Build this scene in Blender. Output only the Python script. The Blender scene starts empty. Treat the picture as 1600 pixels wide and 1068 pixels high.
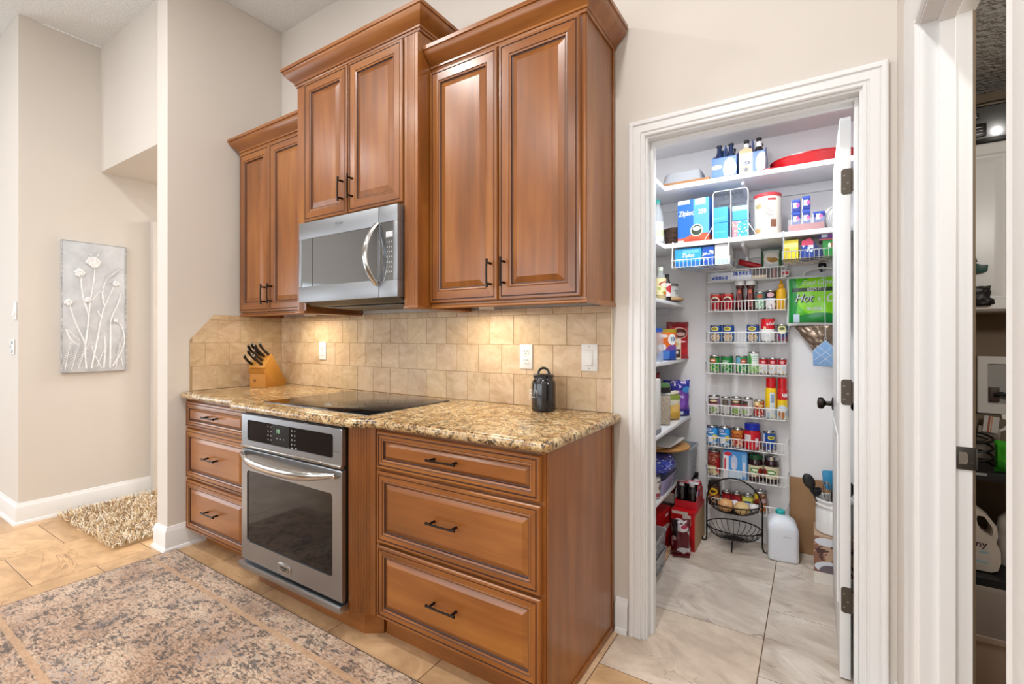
import bpy, bmesh, math, random
from mathutils import Vector, Matrix, noise as mnoise

RNG = random.Random(11)
SC = bpy.context.scene
COL = SC.collection
PI = math.pi

# ------------------------------------------------------------------ camera
cam = bpy.data.cameras.new('camera')
cam.sensor_width = 36.0
cam.lens = 738.0 * 36.0 / 1600.0
cam.shift_y = -9.0 / 1600.0
cam.clip_start = 0.02
camo = bpy.data.objects.new('camera', cam)
COL.objects.link(camo)
camo.location = (0.0, -1.932, 1.243)
camo.rotation_euler = (PI / 2, 0, math.radians(32.5))
SC.camera = camo

# ------------------------------------------------------------------ world, exposure, large lights
SC.view_settings.view_transform = 'Standard'
SC.view_settings.look = 'None'
SC.view_settings.gamma = 1.0
SC.view_settings.use_curve_mapping = False
SC.view_settings.exposure = 0.16
w = bpy.data.worlds.new('world')
SC.world = w
w.use_nodes = True
w.node_tree.nodes['Background'].inputs[0].default_value = (0.93, 0.97, 1.0, 1)
w.node_tree.nodes['Background'].inputs[1].default_value = 1.2


def area(name, loc, size, power, col=(1, 1, 1), rot=(0, 0, 0), size_y=None, spread=None, shape=None):
    l = bpy.data.lights.new(name, 'AREA')
    l.energy = power
    l.color = col
    l.size = size
    if size_y:
        l.shape = 'RECTANGLE'
        l.size_y = size_y
    if shape:
        l.shape = shape
    if spread:
        l.spread = spread
    o = bpy.data.objects.new(name, l)
    COL.objects.link(o)
    o.location = loc
    o.rotation_euler = rot
    return o


WARM = (1.0, 0.982, 0.968)
DAY = (0.90, 0.945, 1.0)
# daylight entering by the windows of the wall behind the camera and of the far left wall; rear one widened to light the pantry
area('window_light', (-2.4, -5.02, 1.55), 4.8, 74, DAY, (PI / 2, 0, 0), 1.9)
area('patio_door_light', (-6.9, -3.2, 1.08), 1.9, 40, DAY, (0, -PI / 2, 0), 2.4)
# recessed ceiling cans of the kitchen
for i, (x, y, p) in enumerate([(-0.50, -1.55, 25), (-2.3, -1.6, 20), (-0.5, -3.3, 15), (-2.3, -3.3, 15), (-4.6, -2.6, 15), (-3.2, -2.2, 12)]):
    area('ceiling_can', (x, y, 3.35), 0.16, p, WARM, (0, 0, 0), shape='DISK')
# pantry lamp; added unseen laundry light, set low to brighten the ceiling there
area('pantry_lamp', (-0.40, 0.40, 2.41), 0.42, 13.5, (0.92, 0.96, 1.0), (0, 0, 0), shape='DISK')
ll = bpy.data.lights.new('laundry_fill', 'POINT')
ll.energy = 34
ll.color = (1.0, 0.95, 0.88)
ll.shadow_soft_size = .12
lo = bpy.data.objects.new('laundry_fill', ll)
COL.objects.link(lo)
lo.location = (1.15, -0.75, 1.95)
# added fill for the hall beyond the header, in place of floor bounce
area('hall_fill', (-3.9, 1.2, 2.43), 0.3, 46, WARM, (0, 0, 0), shape='DISK')
# under-cabinet puck lamps
for x in (-2.66, -1.30):
    area('puck_lamp', (x, -.185, 1.362), 0.26, 1.8, (1.0, 0.87, 0.67), (0, 0, 0), 0.08)



# ------------------------------------------------------------------ materials
def lin(h):
    h = h.lstrip('#')
    out = []
    for i in (0, 2, 4):
        c = int(h[i:i + 2], 16) / 255.0
        out.append(c / 12.92 if c <= 0.04045 else ((c + 0.055) / 1.055) ** 2.4)
    return (out[0], out[1], out[2], 1.0)


class NT:
    """tiny node helper"""

    def __init__(s, name):
        s.m = bpy.data.materials.new(name)
        s.m.use_nodes = True
        s.t = s.m.node_tree
        s.b = s.t.nodes['Principled BSDF']
        s._oc = None

    def n(s, typ, **kw):
        nd = s.t.nodes.new(typ)
        for k, v in kw.items():
            setattr(nd, k, v)
        return nd

    def lk(s, a, b):
        s.t.links.new(a, b)

    def obj(s):
        if s._oc is None:
            s._oc = s.n('ShaderNodeTexCoord').outputs['Object']
        return s._oc

    def math(s, op, a, b=None, c=None):
        nd = s.n('ShaderNodeMath', operation=op)
        for i, v in enumerate((a, b, c)):
            if v is None:
                continue
            if isinstance(v, (int, float)):
                nd.inputs[i].default_value = v
            else:
                s.lk(v, nd.inputs[i])
        return nd.outputs[0]

    def mapping(s, scale=(1, 1, 1), vec=None, loc=None):
        nd = s.n('ShaderNodeMapping')
        nd.inputs['Scale'].default_value = scale
        if loc is not None:
            if isinstance(loc, tuple):
                nd.inputs['Location'].default_value = loc
            else:
                s.lk(loc, nd.inputs['Location'])
        s.lk(vec if vec is not None else s.obj(), nd.inputs['Vector'])
        return nd.outputs[0]

    def noise(s, scale, vec=None, detail=4, rough=.55, dist=0.0, out='Fac'):
        nd = s.n('ShaderNodeTexNoise')
        nd.inputs['Scale'].default_value = scale
        nd.inputs['Detail'].default_value = detail
        nd.inputs['Roughness'].default_value = rough
        nd.inputs['Distortion'].default_value = dist
        s.lk(vec if vec is not None else s.obj(), nd.inputs['Vector'])
        return nd.outputs[out]

    def ramp(s, fac, stops, interp='LINEAR'):
        nd = s.n('ShaderNodeValToRGB')
        cr = nd.color_ramp
        cr.interpolation = interp
        while len(cr.elements) < len(stops):
            cr.elements.new(0.5)
        for e, (p, c) in zip(cr.elements, stops):
            e.position = p
            e.color = lin(c) if isinstance(c, str) else c
        s.lk(fac, nd.inputs[0])
        return nd.outputs[0]

    def mix(s, fac, a, b, mode='MIX'):
        nd = s.n('ShaderNodeMix', data_type='RGBA', blend_type=mode)
        if isinstance(fac, (int, float)):
            nd.inputs[0].default_value = fac
        else:
            s.lk(fac, nd.inputs[0])
        for i, v in ((6, a), (7, b)):
            if isinstance(v, str):
                nd.inputs[i].default_value = lin(v)
            elif isinstance(v, tuple):
                nd.inputs[i].default_value = v
            else:
                s.lk(v, nd.inputs[i])
        return nd.outputs[2]

    def base(s, c):
        if isinstance(c, str):
            s.b.inputs['Base Color'].default_value = lin(c)
        else:
            s.lk(c, s.b.inputs['Base Color'])

    def set(s, **kw):
        names = dict(rough='Roughness', metal='Metallic', coat='Coat Weight', coatr='Coat Roughness', trans='Transmission Weight',
                     ior='IOR', alpha='Alpha', spec='Specular IOR Level', sheen='Sheen Weight', sss='Subsurface Weight', aniso='Anisotropic')
        for k, v in kw.items():
            i = s.b.inputs[names[k]]
            if isinstance(v, (int, float)):
                i.default_value = v
            else:
                s.lk(v, i)
        return s

    def bump(s, h, strength=.3, dist=.002):
        nd = s.n('ShaderNodeBump')
        nd.inputs['Strength'].default_value = strength
        nd.inputs['Distance'].default_value = dist
        s.lk(h, nd.inputs['Height'])
        s.lk(nd.outputs[0], s.b.inputs['Normal'])


MATS = {}


def mat(name, col, vary=None, bump=None, **kw):
    if name in MATS:
        return MATS[name]
    t = NT(name)
    if vary:                       # (scale, second colour)
        t.base(t.mix(t.ramp(t.noise(vary[0], detail=3), [(.35, '000000'), (.65, 'ffffff')]), col, vary[1]))
    else:
        t.base(col)
    if bump:
        t.bump(t.noise(bump[0], detail=bump[3] if len(bump) > 3 else 3), bump[1], bump[2] if len(bump) > 2 else .002)
    t.set(**{'rough': .5, **kw})
    MATS[name] = t.m
    return t.m


def print_mat(name, base, prints=(), rough=.4, metal=0.0, bump=None, **kw):
    """flat print on packaging, in the object's own coordinates (front faces -Y):
    ('z',z0,z1,col) band  ('o',cx,cz,rx,rz,col) ellipse  ('r',x0,x1,z0,z1,col) rectangle
    ('f',z0,z1,scale,thr,col) flecks between two heights  ('w',k,off,amp,z0,col) below a wavy line"""
    if name in MATS:
        return MATS[name]
    t = NT(name)
    sep = t.n('ShaderNodeSeparateXYZ')
    t.lk(t.obj(), sep.inputs[0])
    X, Y, Z = sep.outputs
    cur = lin(base)
    front = None
    for p in prints:
        k = p[0]
        if k == 'z':
            f = t.math('MULTIPLY', t.math('GREATER_THAN', Z, p[1]), t.math('LESS_THAN', Z, p[2]))
        elif k in 'or':
            if front is None:
                front = t.math('LESS_THAN', Y, 0.0)
            if k == 'o':
                a = t.math('POWER', t.math('DIVIDE', t.math('SUBTRACT', X, p[1]), p[3]), 2)
                b = t.math('POWER', t.math('DIVIDE', t.math('SUBTRACT', Z, p[2]), p[4]), 2)
                f = t.math('MULTIPLY', t.math('LESS_THAN', t.math('ADD', a, b), 1.0), front)
            else:
                f = t.math('MULTIPLY', t.math('GREATER_THAN', X, p[1]), t.math('LESS_THAN', X, p[2]))
                f = t.math('MULTIPLY', f, t.math('GREATER_THAN', Z, p[3]))
                f = t.math('MULTIPLY', f, t.math('LESS_THAN', Z, p[4]))
                f = t.math('MULTIPLY', f, front)
        elif k == 'f':
            f = t.math('GREATER_THAN', t.noise(p[3], detail=2), p[4])
            f = t.math('MULTIPLY', f, t.math('MULTIPLY', t.math('GREATER_THAN', Z, p[1]), t.math('LESS_THAN', Z, p[2])))
        elif k == 'w':
            s_ = t.math('MULTIPLY', t.math('SINE', t.math('ADD', t.math('MULTIPLY', X, p[1]), p[2])), p[3])
            f = t.math('LESS_THAN', Z, t.math('ADD', s_, p[4]))
        cur = t.mix(f, cur, p[-1])
    if isinstance(cur, tuple):
        t.b.inputs['Base Color'].default_value = cur
    else:
        t.base(cur)
    if bump:
        t.bump(t.noise(bump[0], detail=3), bump[1], .004)
    t.set(rough=rough, metal=metal, **kw)
    MATS[name] = t.m
    return t.m


def wood_mat(name, axis, c0, c1, c2, rough=.30, coat=.25, scale=1.0):
    t = NT(name)
    st = [13.0, 13.0, 13.0]
    st['xyz'.index(axis)] = 0.9
    rnd = t.n('ShaderNodeObjectInfo').outputs['Random']
    cmb = t.n('ShaderNodeCombineXYZ')
    for i in range(3):
        t.lk(t.math('MULTIPLY', rnd, 7.0 + 3 * i), cmb.inputs[i])
    v = t.mapping(tuple(a * scale for a in st), loc=cmb.outputs[0])
    g = t.noise(1.6, v, detail=6, rough=.6, dist=.6)
    big = t.noise(2.3, t.mapping(tuple(.5 if a < 2 else 1.6 for a in st), loc=cmb.outputs[0]), detail=3)
    f = t.math('ADD', t.math('MULTIPLY', g, .42), t.math('MULTIPLY', big, .66))
    f = t.math('ADD', f, t.math('MULTIPLY', t.math('SUBTRACT', rnd, .5), .06))
    t.base(t.ramp(f, [(.34, c0), (.54, c1), (.74, c2)]))
    t.set(rough=rough, coat=coat, coatr=.22)
    t.bump(g, .05, .0008)
    MATS[name] = t.m
    return t.m


WC = ('633812', '874f1f', 'a3692e')
wood_mat('maple_vertical', 'z', *WC)
wood_mat('maple_horizontal', 'x', *WC)
wood_mat('maple_depth', 'y', *WC)
mat('maple_glaze', '3f1e0e', rough=.45)
MV, MH, MD, MG = (MATS[k] for k in ('maple_vertical', 'maple_horizontal', 'maple_depth', 'maple_glaze'))
WALL = mat('beige_wall_paint', 'd4cdc4', rough=.75, bump=(90, .12, .002))
WALLP = mat('white_pantry_paint', 'eeecec', rough=.6, bump=(70, .10, .002))
WALLL = mat('laundry_taupe_paint', '7f6f5c', rough=.75)
CEIL = mat('ceiling_texture', 'e6e6e4', rough=.9, bump=(75, .9, .008, 4))
CEILL = mat('laundry_ceiling_texture', 'b9b7b3', rough=.85, bump=(38, 1.0, .02, 3))
TRIM = mat('white_trim_paint', 'e6e6e5', rough=.32)
TRIMR = mat('white_trim_brushed', 'e0dfdc', rough=.5, bump=(22, .35, .004))
SHELF = mat('white_shelf_melamine', 'eeeef0', rough=.3)
BRONZE = mat('dark_bronze', '2a2320', rough=.35, metal=.85)
HINGE = mat('bronze_hinge', '5a5249', rough=.42, metal=.75)
BLACKM = mat('black_iron', '121110', rough=.45, metal=.3)
WIREW = mat('white_coated_wire', 'ecebe8', rough=.35)
CHROME = mat('chrome_wire', 'c9ccd0', rough=.2, metal=1.0)
BLACKP = mat('black_plastic', '161616', rough=.4)
WHITEP = mat('white_plastic', 'e4e2de', rough=.35)
GREYP = mat('grey_plastic', '8c9096', rough=.4)
SLOT = mat('dark_slot', '231f1c', rough=.6)


def steel(name, col, rough, axis):
    t = NT(name)
    sc = [180., 180., 180.]
    sc['xyz'.index(axis)] = 2.0
    v = t.mapping(tuple(sc))
    n_ = t.noise(1.0, v, detail=2)
    t.base(col)
    t.set(metal=1.0, rough=t.math('ADD', t.math('MULTIPLY', n_, .10), rough - .05))
    MATS[name] = t.m
    return t.m


STEEL = steel('brushed_steel', 'a3a6aa', .30, 'x')
STEELM = steel('satin_steel', '97999c', .46, 'x')
STEELD = steel('dark_steel', '5c5a58', .35, 'x')
STEELP = mat('polished_steel', 'c4c3c0', rough=.16, metal=1.0)
CAN = mat('tin_can_metal', 'b9b7b2', rough=.25, metal=1.0)
BGLASS = mat('black_oven_glass', '0b0b0c', rough=.06, spec=.40)
MWGLASS = mat('mirror_microwave_glass', 'a4a8ac', rough=.05, metal=.85)
COOKG = mat('black_ceramic_glass', '0d0f12', rough=.05, spec=.32)
COOKG.node_tree.nodes['Principled BSDF'].inputs['Specular Tint'].default_value = (.72, .85, 1, 1)
PRINTW = mat('white_print', 'e8e8e8', rough=.5)
PRINTG = mat('grey_print', 'a7a9ab', rough=.5)


def clear(name, col, rough=.05, alpha=.35):
    """thin clear plastic / glass"""
    t = NT(name)
    t.base(col)
    t.set(rough=rough, alpha=alpha, spec=.6)
    MATS[name] = t.m
    return t.m


CLEAR = clear('clear_plastic', 'dfe6ea', .08, .32)
CLEARG = clear('clear_glass', 'd5dedb', .04, .25)


# ------------------------------------------------------------------ mesh builder
class MB:
    def __init__(s):
        s.bm = bmesh.new()

    def face(s, vs, mi=0):
        try:
            f = s.bm.faces.new(vs)
            f.material_index = mi
            return f
        except ValueError:
            return None

    def box(s, x0, x1, y0, y1, z0, z1, mi=0, bev=0, seg=2):
        v = [s.bm.verts.new(p) for p in ((x0, y0, z0), (x1, y0, z0), (x1, y1, z0), (x0, y1, z0), (x0, y0, z1), (x1, y0, z1), (x1, y1, z1), (x0, y1, z1))]
        fs = [s.face([v[i] for i in q], mi) for q in ((3, 2, 1, 0), (4, 5, 6, 7), (0, 1, 5, 4), (1, 2, 6, 5), (2, 3, 7, 6), (3, 0, 4, 7))]
        if bev:
            es = list({e for f in fs for e in f.edges})
            bmesh.ops.bevel(s.bm, geom=es, offset=bev, segments=seg, profile=.5, affect='EDGES', clamp_overlap=True, material=-1)
        return s

    def prism(s, poly, d0, d1, plane='xz', mi=0, bev=0, seg=2):
        def P(a, b, d):
            return {'xz': (a, d, b), 'xy': (a, b, d), 'yz': (d, a, b)}[plane]
        A = [s.bm.verts.new(P(a, b, d0)) for a, b in poly]
        B = [s.bm.verts.new(P(a, b, d1)) for a, b in poly]
        n = len(poly)
        fs = [s.face(A, mi), s.face(B[::-1], mi)]
        for i in range(n):
            j = (i + 1) % n
            fs.append(s.face([A[j], A[i], B[i], B[j]], mi))
        fs = [f for f in fs if f]
        if bev:
            bmesh.ops.bevel(s.bm, geom=list({e for f in fs for e in f.edges}), offset=bev, segments=seg, profile=.5, affect='EDGES', clamp_overlap=True, material=-1)
        return s

    def loft(s, rings, closed=True, cap=(True, True), mi=0):
        V = [[s.bm.verts.new(p) for p in r] for r in rings]
        n = len(rings[0])
        for a, b in zip(V, V[1:]):
            for i in range(n if closed else n - 1):
                j = (i + 1) % n
                s.face([a[i], a[j], b[j], b[i]], mi)
        if cap[0]:
            s.face(V[0][::-1], mi)
        if cap[1]:
            s.face(V[-1], mi)
        return s

    def lathe(s, prof, n=24, c=(0, 0, 0), mi=0, sx=1.0, sy=1.0, axis='z', a0=0.0):
        def P(r, z, t):
            x, y = r * math.cos(t) * sx, r * math.sin(t) * sy
            q = {'z': (x, y, z), 'y': (x, z, y), 'x': (z, x, y)}[axis]
            return (c[0] + q[0], c[1] + q[1], c[2] + q[2])
        prev = None
        for r, z in prof:
            if r < 1e-6:
                cur = [s.bm.verts.new(P(0, z, 0))]
            else:
                cur = [s.bm.verts.new(P(r, z, a0 + 2 * PI * i / n)) for i in range(n)]
            if prev is not None:
                for i in range(n):
                    j = (i + 1) % n
                    if len(prev) == 1 and len(cur) == 1:
                        break
                    if len(prev) == 1:
                        s.face([prev[0], cur[j], cur[i]], mi)
                    elif len(cur) == 1:
                        s.face([prev[i], prev[j], cur[0]], mi)
                    else:
                        s.face([prev[i], prev[j], cur[j], cur[i]], mi)
            prev = cur
        return s

    def tube(s, pts, r, n=8, closed=False, mi=0, cap=True):
        P = [Vector(p) for p in pts]
        m = len(P)
        rs = r if isinstance(r, (list, tuple)) else [r] * m
        rings = []
        up = None
        for i in range(m):
            if closed:
                t = (P[(i + 1) % m] - P[i - 1]).normalized()
            else:
                t = (P[min(i + 1, m - 1)] - P[max(i - 1, 0)]).normalized()
            if up is None:
                up = Vector((0, 0, 1)) if abs(t.z) < .9 else Vector((1, 0, 0))
            up = up - t * up.dot(t)
            if up.length < 1e-6:
                up = t.orthogonal()
            up.normalize()
            sd = t.cross(up)
            rings.append([P[i] + (up * math.cos(2 * PI * k / n) + sd * math.sin(2 * PI * k / n)) * rs[i] for k in range(n)])
        if closed:
            V = [[s.bm.verts.new(p) for p in q] for q in rings]
            for a in range(m):
                for k in range(n):
                    l = (k + 1) % n
                    s.face([V[a][k], V[a][l], V[(a + 1) % m][l], V[(a + 1) % m][k]], mi)
        else:
            s.loft(rings, True, (cap, cap), mi)
        return s

    def sweep(s, path, prof, fn, closed=False, mi=0, cap=True):
        """path: 2-D points; prof: (offset to the right of travel, second coord); fn(a,b,v)->xyz"""
        n = len(path)
        rings = []
        for i in range(n):
            a = Vector(path[i - 1]) if (i > 0 or closed) else None
            b = Vector(path[i])
            c = Vector(path[(i + 1) % n]) if (i < n - 1 or closed) else None
            d0 = (b - a).normalized() if a is not None else None
            d1 = (c - b).normalized() if c is not None else None
            n0 = Vector((d0.y, -d0.x)) if d0 else None
            n1 = Vector((d1.y, -d1.x)) if d1 else None
            if n0 is None:
                m = n1
            elif n1 is None:
                m = n0
            else:
                m = (n0 + n1)
                m = m / max(1e-6, m.dot(n0))
            rings.append([fn(b.x + m.x * o, b.y + m.y * o, v) for o, v in prof])
        if closed:
            rings.append(rings[0])
            s.loft(rings, True, (False, False), mi)
        else:
            s.loft(rings, True, (cap, cap), mi)
        return s

    def pouch(s, wd, h, t, c=(0, 0, 0), nx=12, nz=14, amp=.006, seed=0, px=4, pz=5, mi=0, flat=0.0, seal=.0):
        """a filled bag standing in XZ, front towards -Y; bottom at z=c.z"""
        F, B = [], []
        for j in range(nz + 1):
            rf, rb = [], []
            for i in range(nx + 1):
                u, v = 2 * i / nx - 1, 2 * j / nz - 1
                d = t / 2 * max(0, 1 - abs(u) ** px) ** .6 * max(0, 1 - abs(v) ** pz) ** .6
                if seal and v > 1 - seal:
                    d *= .12
                k = mnoise.noise(Vector((u * 2.3 + seed, v * 2.7, seed * 1.7)))
                k2 = mnoise.noise(Vector((u * 5 + seed, v * 4, seed * .7)))
                edge = (i in (0, nx)) or (j in (0, nz))
                x = u * wd / 2 * (1 - .05 * (1 - v * v)) + (amp * k2 * .6 if edge else 0)
                z = (v + 1) / 2 * h + (amp * k * .8 if edge and j else 0)
                a = amp * (k + k2 * .5) * (0 if edge else 1)
                vf = s.bm.verts.new((c[0] + x, c[1] - d - a, c[2] + z))
                rf.append(vf)
                rb.append(vf if edge else s.bm.verts.new((c[0] + x, c[1] + d * (1 - flat) - a * .5, c[2] + z)))
            F.append(rf)
            B.append(rb)
        for j in range(nz):
            for i in range(nx):
                s.face([F[j][i], F[j][i + 1], F[j + 1][i + 1], F[j + 1][i]], mi)
                q = [B[j][i + 1], B[j][i], B[j + 1][i], B[j + 1][i + 1]]
                if len(set(q)) == 4 and set(q) != {F[j][i], F[j][i + 1], F[j + 1][i + 1], F[j + 1][i]}:
                    s.face(q, mi)
        return s

    def xform(s, M, since=0):
        s.bm.verts.ensure_lookup_table()
        for v in list(s.bm.verts)[since:]:
            v.co = M @ v.co
        return s

    def mesh(s, name, mats, sharp=38):
        me = bpy.data.meshes.new(name)
        bmesh.ops.recalc_face_normals(s.bm, faces=s.bm.faces[:])
        s.bm.to_mesh(me)
        s.bm.free()
        for m in (mats if isinstance(mats, (list, tuple)) else [mats]):
            me.materials.append(m)
        if sharp is not None:
            me.shade_smooth()
            me.set_sharp_from_angle(angle=math.radians(sharp))
        return me

    def build(s, name, mats, parent=None, loc=None, rot=None, sharp=38):
        return link(name, s.mesh(name, mats, sharp), parent, loc, rot)


def link(name, me, parent=None, loc=None, rot=None):
    o = bpy.data.objects.new(name, me)
    COL.objects.link(o)
    if parent is not None:
        o.parent = parent
    if loc:
        o.location = loc
    if rot:
        o.rotation_euler = rot
    return o


def tag(o, label, cat, group=None):
    o['label'] = label
    o['category'] = cat
    if group:
        o['group'] = group
    return o


def thing(name, label, cat, loc=(0, 0, 0), rz=0.0, group=None, rot=None):
    o = bpy.data.objects.new(name, None)
    o.empty_display_size = .05
    COL.objects.link(o)
    o.location = loc
    o.rotation_euler = rot if rot else (0, 0, rz)
    return tag(o, label, cat, group)


def structure(o):
    o['kind'] = 'structure'
    return o


def copy_tree(o, parent=None):
    c = o.copy()
    COL.objects.link(c)
    c.parent = parent
    for ch in list(o.children):
        copy_tree(ch, c)
    return c


def text(s, size, parent, loc, m, rot=(PI / 2, 0, 0), shear=0.0, bold=0.0, wrap=None, name='lettering', sx=1.0, align='CENTER', depth=.0004):
    cu = bpy.data.curves.new('t', 'FONT')
    cu.body = s
    cu.size = size
    cu.align_x = align
    cu.align_y = 'CENTER'
    cu.shear = shear
    cu.offset = bold
    cu.extrude = depth
    cu.resolution_u = 3
    ob = bpy.data.objects.new('t', cu)
    me = bpy.data.meshes.new_from_object(ob)
    bpy.data.objects.remove(ob)
    bpy.data.curves.remove(cu)
    if sx != 1.0:
        for v in me.vertices:
            v.co.x *= sx
    if wrap:
        for v in me.vertices:
            a = v.co.x / wrap
            v.co = Vector(((wrap + v.co.z) * math.sin(a), v.co.y, (wrap + v.co.z) * math.cos(a) - wrap))
    me.materials.clear()
    me.materials.append(m)
    return link(name, me, parent, loc, rot)


def xyz(a, b, v):
    return (a, b, v)


def arc(cx, cy, r, a0, a1, n):
    return [(cx + r * math.cos(a0 + (a1 - a0) * i / n), cy + r * math.sin(a0 + (a1 - a0) * i / n)) for i in range(n + 1)]


def ring_panel(mb, x0, x1, z0, z1, prof, y=0.0, mis=(0, 1, 2), back=True, cap=True):
    """rectangular rings stepping in from the edge; front towards -Y. prof: (inset, height, dark)"""
    rings = []
    for ins, h, dk in prof:
        rings.append([mb.bm.verts.new(p) for p in ((x0 + ins, y - h, z0 + ins), (x1 - ins, y - h, z0 + ins), (x1 - ins, y - h, z1 - ins), (x0 + ins, y - h, z1 - ins))])
    for k in range(len(rings) - 1):
        dk = prof[k + 1][2]
        for i in range(4):
            j = (i + 1) % 4
            mi = mis[2] if dk else (mis[1] if i in (0, 2) else mis[0])
            mb.face([rings[k][i], rings[k][j], rings[k + 1][j], rings[k + 1][i]], mi)
    if cap:
        mb.face(rings[-1], mis[3] if len(mis) > 3 else mis[0])
    if back:
        mb.face(rings[0][::-1], mis[0])
    return mb


# ================================================================== SETTING
def stone_mat(name, c0, c1, c2, scale, vein, rough, tint=True, veinamt=.8):
    t = NT(name)
    oi = t.n('ShaderNodeObjectInfo')
    cmb = t.n('ShaderNodeCombineXYZ')
    for i, k in enumerate((37.0, 91.0, 53.0)):
        t.lk(t.math('MULTIPLY', oi.outputs['Random'], k), cmb.inputs[i])
    ang = t.math('MULTIPLY', t.math('SUBTRACT', oi.outputs['Random'], .5), 1.2)
    rot = t.n('ShaderNodeVectorRotate', rotation_type='EULER_XYZ')
    t.lk(t.obj(), rot.inputs['Vector'])
    cr = t.n('ShaderNodeCombineXYZ')
    t.lk(ang, cr.inputs[2])
    t.lk(ang, cr.inputs[1])
    t.lk(cr.outputs[0], rot.inputs['Rotation'])
    v = t.mapping(scale, rot.outputs[0], loc=cmb.outputs[0])
    n1 = t.noise(2.2, v, detail=7, rough=.62, dist=1.3)
    n2 = t.noise(9.0, v, detail=5, rough=.6)
    f = t.math('ADD', t.math('MULTIPLY', n1, .80), t.math('MULTIPLY', n2, .20))
    c = t.ramp(f, [(.33, c0), (.52, c1), (.70, c2)])
    # thin dark veins where a distorted noise crosses its middle
    n3 = t.noise(1.25, v, detail=5, rough=.5, dist=1.8)
    d = t.math('ABSOLUTE', t.math('SUBTRACT', n3, .5))
    vn = t.ramp(d, [(0.0, 'ffffff'), (.010, '555555'), (.022, '000000')])
    msk = t.ramp(t.noise(1.1, v, detail=2), [(.50, '000000'), (.62, 'ffffff')])
    c = t.mix(t.math('MULTIPLY', t.math('MULTIPLY', vn, msk), veinamt), c, vein)
    if tint:
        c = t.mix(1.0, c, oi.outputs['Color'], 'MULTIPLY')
    t.base(c)
    t.set(rough=rough)
    t.bump(t.math('ADD', n2, t.math('MULTIPLY', n1, 1.2)), .08, .002)
    MATS[name] = t.m
    return t.m


FTILE = stone_mat('floor_stone_tile', 'b3a799', 'd2c9bd', 'ebe5dc', (1.5, 2.5, 1.0), '75604f', .34, veinamt=.8)
GROUT = mat('brown_floor_grout', '664b34', rough=.9)
BTILE = stone_mat('travertine_backsplash', 'b89a76', 'cdb291', 'dac4a6', (3.0, 3.0, 5.0), '9d8362', .42, veinamt=.35)
BGROUT = mat('backsplash_grout', 'a58b6a', rough=.9)

floor = structure(MB().box(-7.1, 2.1, -5.3, 2.05, -.06, -.0012).build('floor', GROUT, sharp=None))
PX, PY = .518, .4975
KIT, PAN = (.88, .615, .37), (.93, .89, .86)  # same stone; PAN has the pantry's cooler light mixed into the tint


def floor_tile_mesh(w_, d_):
    g = .0018
    e = .0010
    mb = MB()
    a = [mb.bm.verts.new(p) for p in ((g, g, -.012), (w_ - g, g, -.012), (w_ - g, d_ - g, -.012), (g, d_ - g, -.012))]
    b = [mb.bm.verts.new(p) for p in ((g, g, -e), (w_ - g, g, -e), (w_ - g, d_ - g, -e), (g, d_ - g, -e))]
    c = [mb.bm.verts.new(p) for p in ((g + e, g + e, 0), (w_ - g - e, g + e, 0), (w_ - g - e, d_ - g - e, 0), (g + e, d_ - g - e, 0))]
    for p, q in ((a, b), (b, c)):
        for i in range(4):
            mb.face([p[i], p[(i + 1) % 4], q[(i + 1) % 4], q[i]])
    mb.face(c)
    return mb.mesh('tile', FTILE, None)


FT = floor_tile_mesh(PX, PY)
for i in range(-11, 4):
    x0 = -.17 + i * PX
    offs = -.237 if i % 2 else .012
    for j in range(-5, 4):
        y0 = offs + j * PY
        xc, yc = x0 + PX / 2, y0 + PY / 2
        if y0 > 1.45 or y0 < -2.4:
            continue
        if -3.2 < x0 and x0 + PX < -.69 and y0 > -.55:
            continue                      # under the cabinets and beyond the kitchen wall
        if x0 < -4.6 and y0 > -1.1:
            continue
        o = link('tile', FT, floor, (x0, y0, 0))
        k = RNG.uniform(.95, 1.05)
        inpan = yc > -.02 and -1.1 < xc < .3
        # pantry and threshold tiles: the pantry's cooler light put into a paler tint
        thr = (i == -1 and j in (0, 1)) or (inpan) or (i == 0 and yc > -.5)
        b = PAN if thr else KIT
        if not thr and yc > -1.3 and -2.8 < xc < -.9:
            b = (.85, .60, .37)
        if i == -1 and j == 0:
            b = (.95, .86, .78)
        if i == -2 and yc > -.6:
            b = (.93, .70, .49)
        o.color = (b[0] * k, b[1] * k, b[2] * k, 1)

# --- walls (plain prisms; openings are notches)
T0 = 0.0
# kitchen wall with the pantry doorway
structure(MB().prism([(-3.15, 0), (-.590, 0), (-.590, 2.070), (.148, 2.070), (.148, 0), (.227, 0), (.227, 3.37), (-3.15, 3.37)], 0.0, .115, 'xz').build('wall_back', WALL, sharp=None))
# end wall beside the cabinets
structure(MB().box(-3.28, -3.15, -.70, .115, 0, 3.37, bev=.004).build('wall_left', WALL, sharp=None))
# hall: art wall and the wall that turns left from it
structure(MB().prism([(-7.0, -1.055), (-4.425, -1.055), (-4.425, 1.9), (-4.54, 1.9), (-4.54, -.94), (-7.0, -.94)], 0, 3.37, 'xy', bev=.003).build('wall_hall', WALL, sharp=None))
structure(MB().box(-4.425, -3.28, -.623, -.50, 2.452, 3.37).build('wall_header', WALL, sharp=None))
structure(MB().box(-4.425, -3.28, -.50, 1.9, 2.452, 2.54).build('ceiling_hall', WALL, sharp=None))
structure(MB().box(-4.425, -3.15, 1.9, 2.0, 0, 2.54).build('wall_hall_end', WALL, sharp=None))
structure(MB().box(-3.28, -3.15, .115, 1.9, 0, 2.54).build('wall_hall_right', WALL, sharp=None))
structure(MB().box(-4.425, -4.372, -.318, -.215, 0, 2.148, bev=.004).build('trim_1', WALL, sharp=None))
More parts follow.
